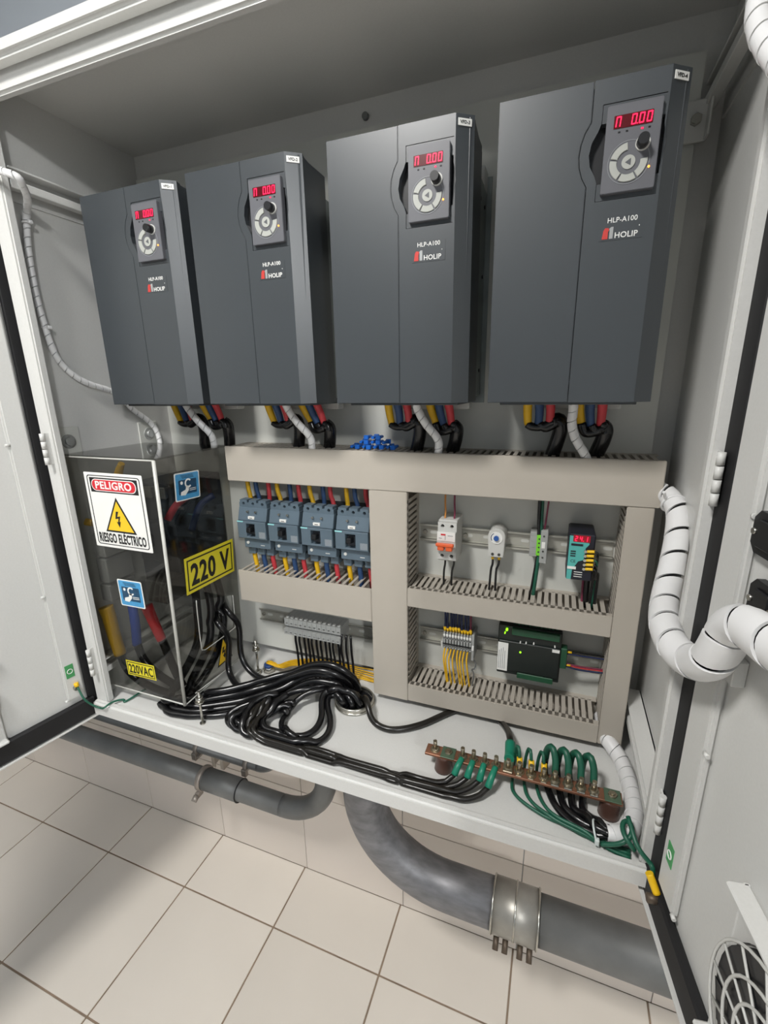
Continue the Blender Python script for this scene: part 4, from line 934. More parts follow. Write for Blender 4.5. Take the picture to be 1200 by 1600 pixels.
for lbl, px4, O, n in (('blue square sticker high on the side of the clear box', ((270.6, 741), (310, 733.8), (312.7, 775.9), (274.8, 785)), FT, sn), ('blue square sticker below the danger sign on the clear box', ((184, 903.7), (222, 910.6), (226.7, 951), (189.5, 945)), (0, YX, 0), fn)):
    t, w_, h_, flat, ring = sticker('info_sticker', lbl, 'sticker', px4, O, n)
    flat(rrect(-w_ / 2, w_ / 2, -h_ / 2, h_ / 2, .003), 0, 'sheet', PAPER); flat(rrect(-w_ * .46, w_ * .46, -h_ * .46, h_ * .46, .003), 1, 'blue_field', BSTK)
    flat(rrect(-w_ * .36, w_ * .36, -h_ * .28, h_ * .24, .002), 2, 'panel', BDRK)
    flat([(-w_ * .30, -h_ * .30), (-w_ * .12, -h_ * .32), (w_ * .02, -h_ * .16), (w_ * .04, h_ * .0), (-w_ * .06, h_ * .02), (-w_ * .10, -h_ * .12), (-w_ * .28, -h_ * .18)], 3, 'hand_mark', PAPER)
    flat(arc((w_ * .02, h_ * .10), w_ * .14, 40, 320, 12) + arc((w_ * .02, h_ * .10), w_ * .09, 320, 40, 12), 3, 'ring_mark', PAPER)
    flat(arc((-w_ * .24, h_ * .14), w_ * .05, 0, 330, 10), 3, 'dot_mark', PAPER)
    for k in range(3): flat(rect(-w_ * (.26 - .03 * k), w_ * (.22 + .02 * k), h_ * (.385 - .045 * k), h_ * (.40 - .045 * k)), 2, 'text_line', INK)
    for k in range(2): flat(rect(w_ * .06, w_ * .32, -h_ * (.12 + .06 * k), -h_ * (.10 + .06 * k)), 3, 'text_line', PAPER)
# what is inside the box
t = thing('main_breaker', 'dark grey main breaker inside the clear danger box', 'breaker', (-.80, YP, H - .47))
MB().box((-.862, .715, H - .44), (-.752, YP, H - .19), .004).build('body', mat('main_breaker_dark', (52, 54, 58), .45), t)
MB().box((-.842, .697, H - .36), (-.772, .717, H - .27), .003).build('face', mat('main_breaker_face', (64, 66, 70), .45), t)
MB().box((-.820, .675, H - .325), (-.796, .700, H - .295), .003).build('handle', BLACK, t)
for k in range(3): MB().box((-.858 + k * .036, .705, H - .22), (-.828 + k * .036, .72, H - .195), .002).build('terminal', STEEL, t)
t = thing('terminal_shield', 'stepped pale grey plastic shield beside the main breaker', 'shield', (-.868, .645, H - .46))
for k, (pa, pb) in enumerate((((139, 790), (158, 833)), ((143, 834), (165, 872)), ((149, 873), (171, 912)), ((155, 913), (175, 941)))):
    p0, p1 = PY(*pa, .635), PY(*pb, .635); MB().box((max(p0.x, XL + .002), .635, p1.z), (p1.x, .70, p0.z), .002).build('step', MGREY, t)
t = thing('cable_channel', 'short dark cable channel low inside the clear box', 'cable duct', (-.76, .70, H - .42))
p0, p1 = PY(226, 906, .66), PY(262, 945, .66); MB().box((p0.x, .66, p1.z), (p1.x, .7155, p0.z), .002).build('body', mat('channel_dark', (84, 82, 78), .5), t)
def boot(label, pts, r0, m):
    return tag(MB().tube(pts, r0, 12, 5).build('cable_boot', m), label, 'cable boot')
boot('thick yellow insulated boot inside the clear box', [PY(165, 948, .632), PY(171, 965, .632), PY(179, 995, .632), PY(188, 1022, .632)], (.0145, .0125), CY)
boot('blue insulated boot inside the clear box', [PY(206, 940, .675), PY(209, 960, .67), PY(212, 980, .668), PY(214, 1006, .668)], .0100, mat('boot_blue', (30, 80, 190), .45))
boot('red insulated boot inside the clear box', [PY(229, 946, .645), PY(234, 958, .645), PY(243, 978, .645), PY(253, 1000, .645)], (.0120, .0095), mat('boot_red', (222, 48, 56), .45))
boot('yellow insulated boot at the top inside the clear box', [PY(190, 724, .66), PY(186, 736, .66), PY(184, 748, .66)], (.006, .0095), CY)
boot('small yellow insulated boot beside the pale grey shield', [PY(134, 815, .628), PY(138, 816, .632), PY(145, 817, .636)], .0075, CY)
LOOSE = []
for k, (pts, lb) in enumerate((([PY(188, 1020, .632), PY(198, 1045, .632), PY(225, 1068, .632), PY(268, 1086, .632)], 'yellow'), ([PY(214, 1004, .668), PY(224, 1030, .665), PY(245, 1052, .66), PY(280, 1074, .655)], 'blue'), ([PY(253, 998, .645), PY(262, 1020, .65), PY(272, 1045, .65), PY(286, 1072, .65)], 'red'))):
    wire('power_cable', 'black power cable below the %s boot inside the clear box' % lb, pts, .0085, CBL, 'cable', n=12, where='in')
def ins(px, py, d): return PP(px, py, FT - sn * d, sn)
for k, (px, dx) in enumerate(((316, 0), (334, 4), (352, 6))):
    wire('power_cable', 'black power cable behind the side sheet of the clear box', [ins(px - 26, 872, .03), ins(px - 14, 905, .022), ins(px - 8 + dx, 950, .014), ins(px - 6, 1000, .016), ins(px - 26, 1046, .03), ins(px - 50, 1082, .045)], .0085, CBL, 'cable', 'cables behind the side sheet', 12, pin=(.004, -1), where='in')
for k, (px, m_, nm) in enumerate(((262, CR, 'red'), (276, CBL, 'black'), (300, CNAVY, 'navy'))):
    wire('power_cable', '%s cable rising in the upper part of the clear box' % nm, [ins(px, 812 + 8 * k, .06), ins(px + 10, 792, .05), ins(px + 22, 780, .035), ins(px + 34, 774, .025)], .0075, m_, 'cable', n=10, where='in')
BOXWIRES = LOOSE; LOOSE = None
# threaded studs that hold the box
for k, (px, top, bot, Y) in enumerate(((314.5, 1082, 1130, .608), (403, 1002, 1052, 0))):
    f = FL(317 if k == 0 else 404, bot); d = ray(px, top); P = CAM + d * (f.y / d.y)
    t = thing('threaded_stud', ['threaded stud at the front corner of the clear box', 'threaded stud behind the clear box near the grey terminals'][k], 'stud', f)
    MB().cyl(f - Vector((0, 0, .002)), (f.x, f.y, P.z), .0026, n=10).build('rod', STEEL, t)
    zn = H + (P.z - H); MB().cyl((f.x, f.y, P.z - .022), (f.x, f.y, P.z - .012), .0075, n=6).cyl((f.x, f.y, P.z - .024), (f.x, f.y, P.z - .022), .0095, n=16).build('nut', STEEL, t)
    if k: MB().cyl(f, (f.x, f.y, f.z + .008), .0075, n=6).build('nut', STEEL, t)
    else: MB().cyl(f, (f.x, f.y, f.z + .002), .006, n=12).build('washer', STEEL, t)

# ================================================================== cables below the drives
def rel(px, py, Y): return PY(px, py, Y) - Vector((DX[2], YD, DZ))          # measured below the third drive
z5 = lambda x, y: (520 + x / 5, 600 + y / 5)
def hang(P): P[0].z = DZ - .0015; return P                  # the top end just meets the underside of the drive
for i, x in enumerate(DX):
    o = Vector((x, YD, DZ)); pos = ['above the clear danger box', 'above the four breakers', 'behind the blue plugs', 'beside the right cabinet wall'][i]
    for s in range(2):
        jx = random.uniform(-.004, .004); jz = random.uniform(-.004, .004)
        cs = [((430, 130), (440, 230), (455, 315)), ((500, 130), (515, 230), (520, 320)), ((572, 130), (585, 220), (590, 318))] if s == 0 else [((752, 130), (775, 220), (805, 305)), ((822, 130), (840, 230), (865, 320)), ((900, 130), (915, 220), (925, 312))]
        t = thing('motor_cable', 'black three-core cable with coloured cores, %s of the pair %s' % ('input' if s == 0 else 'output', pos), 'cable', o + rel(*z5(640 if s == 0 else 930, 520), .83), 'three-core cables below the drives')
        for c_, m_ in zip(cs, (CY, CB, CR)):
            MB().tube(hang([o + rel(*z5(*p), .795 + .01 * k) + Vector((jx * (k / 2), 0, jz * (k / 2))) for k, p in enumerate(c_)]), (.0074, .0064), 12, 4).build('core', m_, t)
        cx = (500, 330) if s == 0 else (850, 350)
        if s == 0: sh = [[(445, 315), (480, 335), (540, 335), (610, 300)], [(520, 312), (560, 345), (600, 330), (640, 300)], [(590, 312), (620, 300), (650, 300), (665, 330)]]; jk = [(600, 300), (655, 290), (675, 350), (665, 440), (640, 540)]
        else: sh = [[(800, 300), (825, 365), (870, 370), (930, 350)], [(862, 315), (890, 355), (930, 340), (960, 345)], [(925, 310), (950, 320), (965, 345), (965, 380)]]; jk = [(935, 320), (965, 350), (960, 420), (945, 480), (925, 545)]
        for c_ in sh: MB().tube([o + rel(*z5(*p), .812) + Vector((jx, 0, jz)) for p in c_], .0068, 8, 4).build('core_sleeve', CBL, t)
        MB().tube([o + rel(*z5(*p), .815 + .005 * k) + Vector((jx, 0, jz if k < 4 else 0)) for k, p in enumerate(jk)], .0122, 12, 5).build('jacket', CBL, t)
    t = thing('control_cable', 'white spiral-wrapped control cable below the drive %s' % pos, 'cable', o + rel(*z5(820, 530), .82), 'spiral-wrapped control cables below the drives')
    pts = [o + rel(*z5(*p), .762 + .0065 * k) for k, p in enumerate(((648, 120), (660, 190), (690, 255), (740, 330), (800, 400), (828, 460), (822, 550)))]
    if i == 3: pts = [o + rel(px, py, .765 + .008 * k) for k, (px, py) in enumerate(((655, 620), (658, 640), (660, 660), (668, 680), (682, 700), (690, 712)))]
    pts = hang(pts)
    MB().tube(pts, .0058, 10, 4).build('core', mat('wrap_core', (150, 152, 152), .5), t); MB().helix(pts, .0058, .016, .90, .0010, 4, 16).build('spiral_wrap', CW, t)

# blue wall plugs left on the main duct
rp = random.Random(3)
pc = PY(585, 697, .832).x
for k in range(16):
    lay = 0 if k < 8 else (1 if k < 13 else 2); kk = k - (0, 8, 13)[lay]
    x = pc + (kk - (3.5, 2, 1)[lay]) * .0122; yc = .832 + rp.uniform(-.004, .004); zz = H - .1165 + .0042 + lay * .0090
    sg = 1 if k % 2 else -1; a = math.radians(90 * sg + rp.uniform(-3, 3)); dv = Vector((math.cos(a), math.sin(a), 0)) * .013; pos = Vector((x, yc, zz))
    m = MB().tube([pos - dv, pos - dv * .3, pos + dv * .6, pos + dv], (.0040, .0028), 8, 1); e_ = pos - dv
    m.box((e_.x - .0048, e_.y - .003, e_.z - .0042), (e_.x + .0048, e_.y + .003, e_.z + .0042), .001)
    tag(m.build('wall_plug', BLUEP), 'bright blue plastic plug lying on the long duct', 'wall plug', 'blue plugs on the long duct')

# ================================================================== cables on the cabinet floor
z4 = lambda x, y, h=.007: FL(250 + x / 2.553, 980 + y / 2.553, h)
z5 = lambda x, y, h=.007: FL(640 + x / 2.857, 1080 + y / 2.857, h)
GX, GY = -.366, .765
t = thing('cable_gland', 'round steel gland ring where the black cables leave the floor', 'cable gland', (GX, GY, ZB))
rim = MB()
rim.tube([(GX, GY, ZB - .012), (GX, GY, ZB + .012)], .041, 40, 1, caps=False); rim.build('collar', STEEL, t)
MB().torus((GX, GY, ZB + .012), .0395, .0028, 40, 8).build('rim', STEEL, t)
MB().torus((GX, GY, ZB + .004), .0415, .0022, 40, 8).build('thread', STEEL, t)
MB().cyl((GX, GY, ZB - .012), (GX, GY, ZB + .004), .038, n=32).build('filling', BLACK, t)
def G(k, z): a = math.radians((100, 135, 170, 205, 240, 275, 310, 0, 345)[k]); r = .0245 if k != 7 else .004; return Vector((GX + r * math.cos(a), GY + r * math.sin(a), ZB + z))
LOOSE = BOXWIRES
K = [
 ('arching highest over the bundle into the clear box', [(755, 190, .065), (690, 152, .085), (600, 152, .075), (500, 200, .05), (350, 245, .03), (200, 270, .025), (90, 282, .02), (10, 285, .02)], .0072),
 ('arching just under the highest one into the clear box', [(735, 200, .06), (670, 175, .075), (590, 180, .065), (490, 220, .042), (340, 262, .022), (190, 288, .016), (80, 298, .012)], .0072),
 ('in the middle of the arching bundle', [(715, 215, .05), (650, 192, .062), (570, 200, .052), (470, 243, .032), (330, 284, .013), (180, 308, .009), (60, 310, .008)], .0072),
 ('lowest of the arching bundle, lying towards the box corner', [(700, 225, .045), (640, 210, .05), (560, 225, .04), (470, 262, .021), (350, 306, .008), (220, 325, .007), (100, 330, .007), (20, 300, .007)], .0070),
 ('curling into a small tight loop near the box corner', [(690, 235, .035), (630, 225, .042), (540, 250, .032), (450, 300, .014), (380, 358, .007), (320, 398, .007), (276, 393, .007), (263, 360, .009), (292, 328, .018), (370, 300, .026)], .0066),
 ('dipping steeply between the two floor loops', [(690, 245, .03), (620, 245, .038), (545, 288, .024), (498, 340, .014), (480, 395, .009), (500, 438, .009), (545, 452, .010)], .0064),
 ('making the inner of the two floor loops', [(670, 248, .04), (642, 290, .03), (648, 355, .016), (622, 412, .008), (560, 442, .007), (480, 443, .008), (424, 420, .012), (402, 378, .018), (430, 320, .026), (510, 268, .04)], .0066),
 ('making the outer of the two floor loops', [(680, 262, .03), (664, 310, .02), (682, 370, .012), (672, 430, .007), (622, 468, .007), (540, 476, .007), (430, 455, .008), (352, 425, .012), (332, 382, .018), (372, 330, .024), (470, 278, .035)], .0066),
]
for k, (lb, pts, r) in enumerate(K):
    wire('power_cable', 'thick black cable %s' % lb, [G(k, .000), G(k, .026)] + [z4(*p) for p in pts], r, CBL, 'cable', 'thick black cables from the gland', 12, 6, pin=(.024, -1), where='under')
for k in range(3):
    o_ = 14 * (k + 1)
    wire('power_cable', 'black cable looping back under the arching bundle', [z4(480 - o_, 262 + o_, .030), z4(420 - o_, 330 + o_ * .6, .018), z4(345 - o_ * .5, 385 + o_ * .3, .010), z4(300 + o_ * .4, 408 - o_ * .2, .008), z4(288 + o_ * .5, 375 - o_ * .3, .014), z4(350 + o_, 340 - o_ * .2, .020), z4(440 + o_, 318, .024), z4(552 - o_, 288 + o_, .022)], .0058, CBL, 'cable', 'black cables looping under the bundle', 10, 5, pin=(-1, -1))
wire('power_cable', 'brown-black cable sweeping from the gland under the tall vertical duct', [G(8, .000), G(8, .026), Vector((GX + .042, GY - .030, ZB + .040)), Vector((GX + .056, GY - .052, ZB + .020)), z4(858, 388), z4(925, 412), z4(1040, 390), z4(1140, 345), z4(1230, 312), z5(280, 80, .0063), z5(350, 98, .0063), z5(402, 128, .0063), z5(436, 172, .024), z5(448, 208, .039), z5(450, 240, .041)], .0062, CBL2, 'cable', n=12, pin=(.024, .03))
wire('power_cable', 'black cable dropping from the clear box side into a bend', [ins(334, 950, .050), side(340, 975) + sn * .002, side(349, 993) + sn * .015, z4(272, 130, .06), z4(276, 185, .03), z4(322, 248, .022), z4(400, 262, .022)], .0068, CBL, 'cable', n=10, pin=(.07, -1))
wire('power_cable', 'black cable running from the clear box behind the bundle', [ins(346, 932, .055), side(354, 955) + sn * .002, side(364, 974) + sn * .017, z4(322, 112, .055), z4(362, 180, .022), z4(430, 213, .016), z4(500, 205, .026)], .0068, CBL, 'cable', n=10, pin=(.07, -1))
wire('power_cable', 'black cable lying along the front of the clear box', [z4(10, 296, .012), z4(30, 318), z4(85, 342), z4(170, 354), z4(260, 350), z4(330, 318, .010)], .0066, CBL, 'cable', n=10, pin=(-1, -1), where='under')
# four thin black cables to the earth bar, with green sleeves on their lugs
BARZ = ZB + .030; BY = .658
BXS = [-.161, -.137, -.112, -.093, -.074, -.055, -.035, -.017, .002, .022, .039, .059, .078, .097, .124]
ENDS = [[(90, 422), (150, 408, .009), (200, 372, .020)], [(110, 432), (195, 425, .009), (258, 385, .020)], [(80, 440), (160, 462), (245, 446, .009), (312, 398, .020)], [(100, 446), (150, 476), (225, 490), (292, 478, .009), (350, 430, .018)]]
for k in range(4):
    o_ = k * 5 - 6; bx = BXS[2 + k]
    wire('earth_cable', 'thin black cable along the floor edge to the %s green sleeve' % ('first', 'second', 'third', 'fourth')[k], [z4(430 + 8 * k, 300 - 4 * k, .030), z4(372 + 4 * k, 352 + 2 * k, .026), z4(345 + 2 * k, 405 + 3 * k, .016), z4(400, 452 + o_, .007), z4(485, 475 + o_, .006), z4(600, 503 + o_, .006), z4(705, 532 + o_, .006), z4(850, 576 + o_, .006 + .004 * (k % 2)), z4(950, 612 + o_ * .8, .006)] + [z5(*p) for p in ENDS[k]], .0046, CBL2, 'cable', n=10, pin=(-1, .02))
    e = z5(*ENDS[k][-1])
    wire('cable_sleeve', '%s green shrink sleeve on the earth bar' % ('first', 'second', 'third', 'fourth')[k], [e, e.lerp(Vector((bx, BY - .012, BARZ + .006)), .55) + Vector((0, 0, .004)), Vector((bx, BY - .006, BARZ + .007))], (.0062, .0048), CG2, 'cable sleeve', n=10)
def box_limit(Q, c):                                       # keep cables clear of the sheets of the clear box
    r = c['r']; dn = (Q - np.array(FT)) @ np.array(sn)
    if c['where'] == 'in':
        ex = np.maximum(0, dn + r + .0045); Q = Q - ex[:, None] * np.array(sn); Q[:, 1] = np.maximum(Q[:, 1], YX + .0035 + r)
    elif c['where'] == 'under':
        near = (dn < r + .004) & (Q[:, 1] < .815); Q[:, 2] = np.where(near, np.minimum(Q[:, 2], FB.z - .002 - r), Q[:, 2]); Q[:, 2] = np.maximum(Q[:, 2], ZB + r)
        Q[:, 1] = np.maximum(Q[:, 1], YF + .008 + r)
    else: Q[:, 1] = np.maximum(Q[:, 1], YF + .008 + r)
    return Q
STUD = FL(317, 1130)
settle(obst=[([STUD, STUD + Vector((0, 0, .04))], .0040), ([Vector((GX + .042 * math.cos(a), GY + .042 * math.sin(a), ZB + .009)) for a in [k * math.pi / 16 for k in range(33)]], .006)], limit=box_limit)
# copper earth bar
t = thing('earth_bar', 'copper earth bar with a row of bolts on brown insulators', 'earth bar', (-.02, BY, ZB))
MB().box((-.177, BY - .012, BARZ), (.138, BY + .012, BARZ + .005), .0008).build('bar', COPPER, t)
for x in (-.145, .122):
    MB().tube([(x, BY, ZB), (x, BY, ZB + .008), (x, BY, ZB + .022), (x, BY, BARZ + .001)], (.0165, .0135), 20, 2).build('insulator', INSUL, t)
for k, x in enumerate(BXS):
    hh = .024 if k not in (1, 14) else .012
    b_ = MB().cyl((x, BY, BARZ + .004), (x, BY, BARZ + .010), .0068, n=6).cyl((x, BY, BARZ + .010), (x, BY, BARZ + hh), .0036, n=10).build('bolt', BOLT, t)
    MB().cyl((x, BY, BARZ + .0048), (x, BY, BARZ + .0062), .0085, n=16).build('washer', BOLT, b_)
for x in (-.137, .124): MB().box((x - .012, BY - .013, BARZ + .0048), (x + .012, BY + .013, BARZ + .0064), .0005).build('green_plate', mat('green_patina', (86, 108, 88), .45, .3), t)
wire('cable_sleeve', 'wide green shrink sleeve on the heavy earth lug', [z5(450, 232, .041), z5(448, 280, .040), Vector((BXS[6], BY + .014, BARZ + .012))], (.0092, .0085), CG2, 'cable sleeve', n=12)
tag(MB().box((BXS[6] - .008, BY - .010, BARZ + .0048), (BXS[6] + .008, BY + .018, BARZ + .0085), .001).build('cable_lug', BOLT), 'heavy tinned lug under the wide green sleeve', 'cable lug')
E3 = z5(985, 660, .014)
LOOSE = []
for k in range(3):       # thin green wires with yellow lugs
    x = BXS[7 + k]
    tag(MB().box((x - .0045, BY - .011, BARZ + .0050), (x + .0045, BY + .010, BARZ + .0066), .0005).build('cable_lug', BOLT), 'ring tongue of a yellow lug on the earth bar', 'cable lug', 'ring tongues on the earth bar')
    tag(MB().cyl((x, BY + .008, BARZ + .008), (x - .001, BY + .013, BARZ + .022), .0045, .0048, 10).build('lug_sleeve', FERR), 'yellow lug sleeve standing on the earth bar', 'cable lug', 'yellow lugs on the earth bar')
    f = [[(440, 395), (450, 445), (520, 508), (625, 566), (760, 622)], [(490, 405), (520, 470), (580, 530), (660, 578), (770, 630)], [(570, 430), (585, 490), (640, 560), (720, 598), (790, 628)]][k]
    wire('earth_wire', 'thin green earth wire from the %s yellow lug' % ('first', 'second', 'third')[k], [Vector((x - .001, BY + .012, BARZ + .020)), Vector((x - .004, BY + .021, BARZ + .035)), Vector((x - .010, BY + .029, BARZ + .023)), Vector((x - .012, BY + .028, ZB + .012)), Vector((x - .010, BY + .008, ZB + .005))] + [z5(px, py, .006 + .003 * k) for px, py in f[1:]] + [z5(850, 668 + 8 * k, .004), z5(930, 700 + 8 * k, .004), z5(985, 722 + 6 * k, .004)], .0028, CG, 'wire', pin=(.03, -1))
for k in range(4):       # thick looped earth cables
    x = BXS[10 + k]; nm = ('first', 'second', 'third', 'fourth')[k]
    MBl = tag(MB().box((x - .006, BY - .012, BARZ + .0050), (x + .006, BY + .012, BARZ + .0075), .0006).cyl((x, BY + .004, BARZ + .0085), (x, BY + .016, BARZ + .014), .0050, n=10).build('cable_lug', STEEL), 'tinned lug of the %s thick green earth loop' % nm, 'cable lug', 'lugs of the thick earth loops')
    wire('earth_cable', '%s thick green earth cable looping up from the copper bar' % nm, [Vector((x, BY + .010, BARZ + .012)), Vector((x - .001, BY + .020, BARZ + .030)), Vector((x - .007, BY + .030, BARZ + .043)), Vector((x - .014, BY + .038, BARZ + .030)), Vector((x - .016, BY + .040, BARZ + .008))], .0056, CG, 'cable', n=10, pin=(9, 9))
    he = z5(880, 632, .018) + Vector((.004, (-.0045, .0045)[k % 2], (-.0045, .0045)[k // 2]))
    wire('earth_cable', 'black tail of the %s thick earth loop under the bar' % nm, [Vector((x - .016, BY + .040, BARZ + .010)), Vector((x - .016, BY + .038, ZB + .016)), Vector((x - .011, BY + .016, ZB + .008)), z5(640 + 40 * k, 500 + 14 * k, .007), z5(705 + 32 * k, 570 - 2 * k, .007), z5(790 + 14 * k, 612 - 8 * k, .008 + .003 * k), z5(850, 628 - 4 * k, .012 + .002 * k), he], .0056, CBL, 'cable', n=10, pin=(.016, .012))
t = thing('cable_tie', 'translucent cable tie round the green and black earth wires', 'cable tie', z5(833, 645, 0))
c = z5(833, 632, .011); MB().torus(c, .0165, .0016, 24, 6, Matrix.Rotation(math.radians(70), 4, 'Y') @ Matrix.Scale(1.0, 4)).build('band', mat('tie_nylon', (206, 214, 212), .35), t)
MB().box(c + Vector((-.003, -.019, -.004)), c + Vector((.003, -.012, .006)), .001).build('head', mat('tie_nylon', (206, 214, 212), .35), t)
def wrapped(name, label, pts, r, pitch=.030, frac=.86, core=None, res=5):
    t = thing(name, label, 'cable', Vector(pts[0]) * .5 + Vector(pts[-1]) * .5)
    P = spline(pts, res)
    rr = (r[0] * .9, r[1] * .9) if isinstance(r, tuple) else r * .9
    if isinstance(r, tuple):
        n = len(P); cut_ = int(n / 1.6); MB().tube(P[:cut_ + 1], (rr[0], rr[1]), 12, 1).tube(P[cut_:], rr[1], 12, 1).build('core', core or CBL, t)
    else: MB().tube(P, rr, 12, 1).build('core', core or CBL, t)
    MB().helix(P, r, pitch, frac, .0011, 1, 24).build('spiral_wrap', CW, t); return t
wrapped('wire_harness', 'white spiral-wrapped wire bundle on the cabinet floor beside the earth bar', [PY(938, 1120, .85), PY(946, 1150, .80), z5(930, 285, .018), z5(960, 350, .014), z5(985, 430, .014), z5(1000, 510, .015), z5(1000, 570, .016), z5(975, 630, .018), z5(930, 640, .018), z5(880, 632, .018)], .0120, .022, .94, CW)
wire('earth_wire', 'green earth wire coiled beside the right insulator', [z5(850, 680, .008), z5(930, 690, .022), z5(990, 660, .038), z5(1003, 600, .040), z5(965, 556, .044), z5(938, 596, .040), z5(960, 660, .036), z5(1005, 712, .026)], .0034, CG, n=8, pin=(-1, -1))
pR = onR(.050, .012, H - .647)
wire('earth_wire', 'green earth wire from the coil to the right door hinge', [z5(975, 560, .050), z5(990, 610, .046), z5(1006, 692, .036), z5(1042, 737, .03), z5(1085, 785, .02), pR + Vector((-.006, .0, .010))], .0034, CG, pin=(-1, .03))
HP = [z5(930, 285, .018), z5(960, 350, .014), z5(985, 430, .014), z5(1000, 510, .015), z5(1000, 570, .016), z5(975, 630, .018), z5(930, 640, .018), z5(905, 636, .018)]
settle(obst=[(HP, .0140), ([z5(450, 232, .041), z5(448, 280, .040), Vector((BXS[6], BY + .014, BARZ + .012))], .0090), ([Vector((.122, BY, ZB)), Vector((.122, BY, ZB + .03))], .0165)] + [([Vector((BXS[0] - .01, BY + q_, BARZ + .0025)), Vector((BXS[-1] + .01, BY + q_, BARZ + .0025))], .0032) for q_ in (-.0095, -.003, .003, .0095)])
wire('cable_lug', 'yellow lug bolted low on the right door', [pR + Vector((-.008, .004, .014)), pR + Vector((-.003, 0, .004)), pR + Vector((.002, -.006, -.006))], .0050, FERR, 'cable lug', n=10)
tag(MB().cyl(pR + Vector((.006, -.008, -.012)), pR + Vector((-.010, -.010, -.012)), .0062, n=6).build('earth_bolt', mat('rusty_bolt', (96, 84, 72), .5, .5)), 'rusty earth bolt low on the right door', 'bolt')
# earth wire of the left door
pL = onL(.042, .010, H - .612)
tag(MB().cyl(pL, pL + Vector((.006, -.001, 0)), .006, n=6).build('earth_bolt', STEEL), 'bright earth bolt low on the left door stiffener', 'bolt')
wire('cable_lug', 'yellow lug bolted low on the left door', [pL + Vector((.004, 0, .012)), pL + Vector((.006, 0, .004))], .0045, FERR, 'cable lug', n=10)
wire('earth_wire', 'thin green earth wire hanging from the left door to the cabinet floor', [pL + Vector((.006, 0, .004)), onL(.040, .034, H - .632), onL(.030, .040, H - .652), onL(.020, .052, H - .662), Vector((-.866, .566, ZB + .006)), Vector((-.862, .584, ZB + .0085)), Vector((-.852, .602, ZB + .004)), FL(196, 1096, .003), FL(222, 1080, .006), FL(240, 1068, .008)], .0022, CG)
# yellow wires across the back of the floor and their small gland
g2 = FL(421, 1048)
t = thing('cable_gland', 'small steel gland with a blue insert behind the black cables', 'cable gland', g2)
MB().cyl(g2, g2 + Vector((0, 0, .014)), .015, n=6).build('nut', STEEL, t); MB().cyl(g2 + Vector((0, 0, .012)), g2 + Vector((0, 0, .020)), .011, n=20).build('insert', mat('gland_blue', (36, 66, 120), .5), t)
LOOSE = []
for k in range(6):
    a, j = .0024 * k, random.uniform(-2, 2)
    wire('control_wire', 'yellow wire running across the back of the cabinet floor', [g2 + Vector((.004 * (k % 3) - .004, .004 * (k // 3) - .002, .019)), g2 + Vector((.004 * (k % 3) - .002, .004 * (k // 3) - .002, .027)), FL(434 + k, 1040 + k, .024), FL(455, 1032 + k * 1.5, .014), FL(490, 1030 + k * 2.2, .007), FL(530, 1036 + k * 2.6, .004), FL(560, 1043 + k * 3.2, .004), FL(590, 1050 + k * 3.6 + j, .004), FL(645, 1066 + k * 3.6, .004), FL(680, 1076 + 3 * k, .004)], .0016, CY, 'wire', 'yellow wires on the cabinet floor', pin=(.008, -1))

settle(step=.004, iters=60)
# ================================================================== spiral-wrapped harness to the right door
nR = Vector((DR.y, -DR.x, 0))
def clear(px, py, d=.032): return PP(px, py, Vector((HR[0], HR[1], 0)) + nR * d, nR)       # a harness radius clear of the door parts
wrapped('wire_harness', 'thick white spiral-wrapped harness drooping from the duct to the right door', [PY(1030, 764, .815), PY(1046, 776, .79), PY(1058, 800, .76), PY(1057, 840, .725), PY(1049, 888, .685), PY(1039, 935, .645), PY(1038, 975, .594), PY(1054, 1012, .546), clear(1082, 1034)] + [clear(px, py) for px, py in ((1109, 1032), (1128, 1008), (1141, 985), (1160, 977), (1185, 990), (1215, 1012), (1245, 1030), (1300, 1060), (1360, 1085))], (.0128, .0172), .040, .875)
t = thing('cable_tie', 'white cable ties fixing the harness to the duct end', 'cable tie', PY(1042, 772, .79))
hp = PY(1052, 787, .776); hd_ = (PY(1058, 800, .76) - PY(1046, 776, .79)).normalized(); qt = hd_.to_track_quat('Z', 'Y').to_matrix().to_4x4()
MB().torus(hp, .0158, .0020, 28, 8, qt).build('strap', CW, t); e1 = hp + (Vector((-1, -1, .6)) - hd_ * Vector((-1, -1, .6)).dot(hd_)).normalized() * .0165
MB().tube([e1 + Vector((.004, .004, .001)), e1, e1 + Vector((-.006, -.010, .012))], .0022, 8).build('strap', CW, t)
wrapped('wire_harness', 'white spiral-wrapped harness high beside the right door', [PY(1190, -40, .56), PY(1185, 0, .555), PY(1183, 25, .55), PY(1188, 52, .54), PY(1203, 80, .525), PY(1235, 120, .50)], .0072, .020, .93, CW)
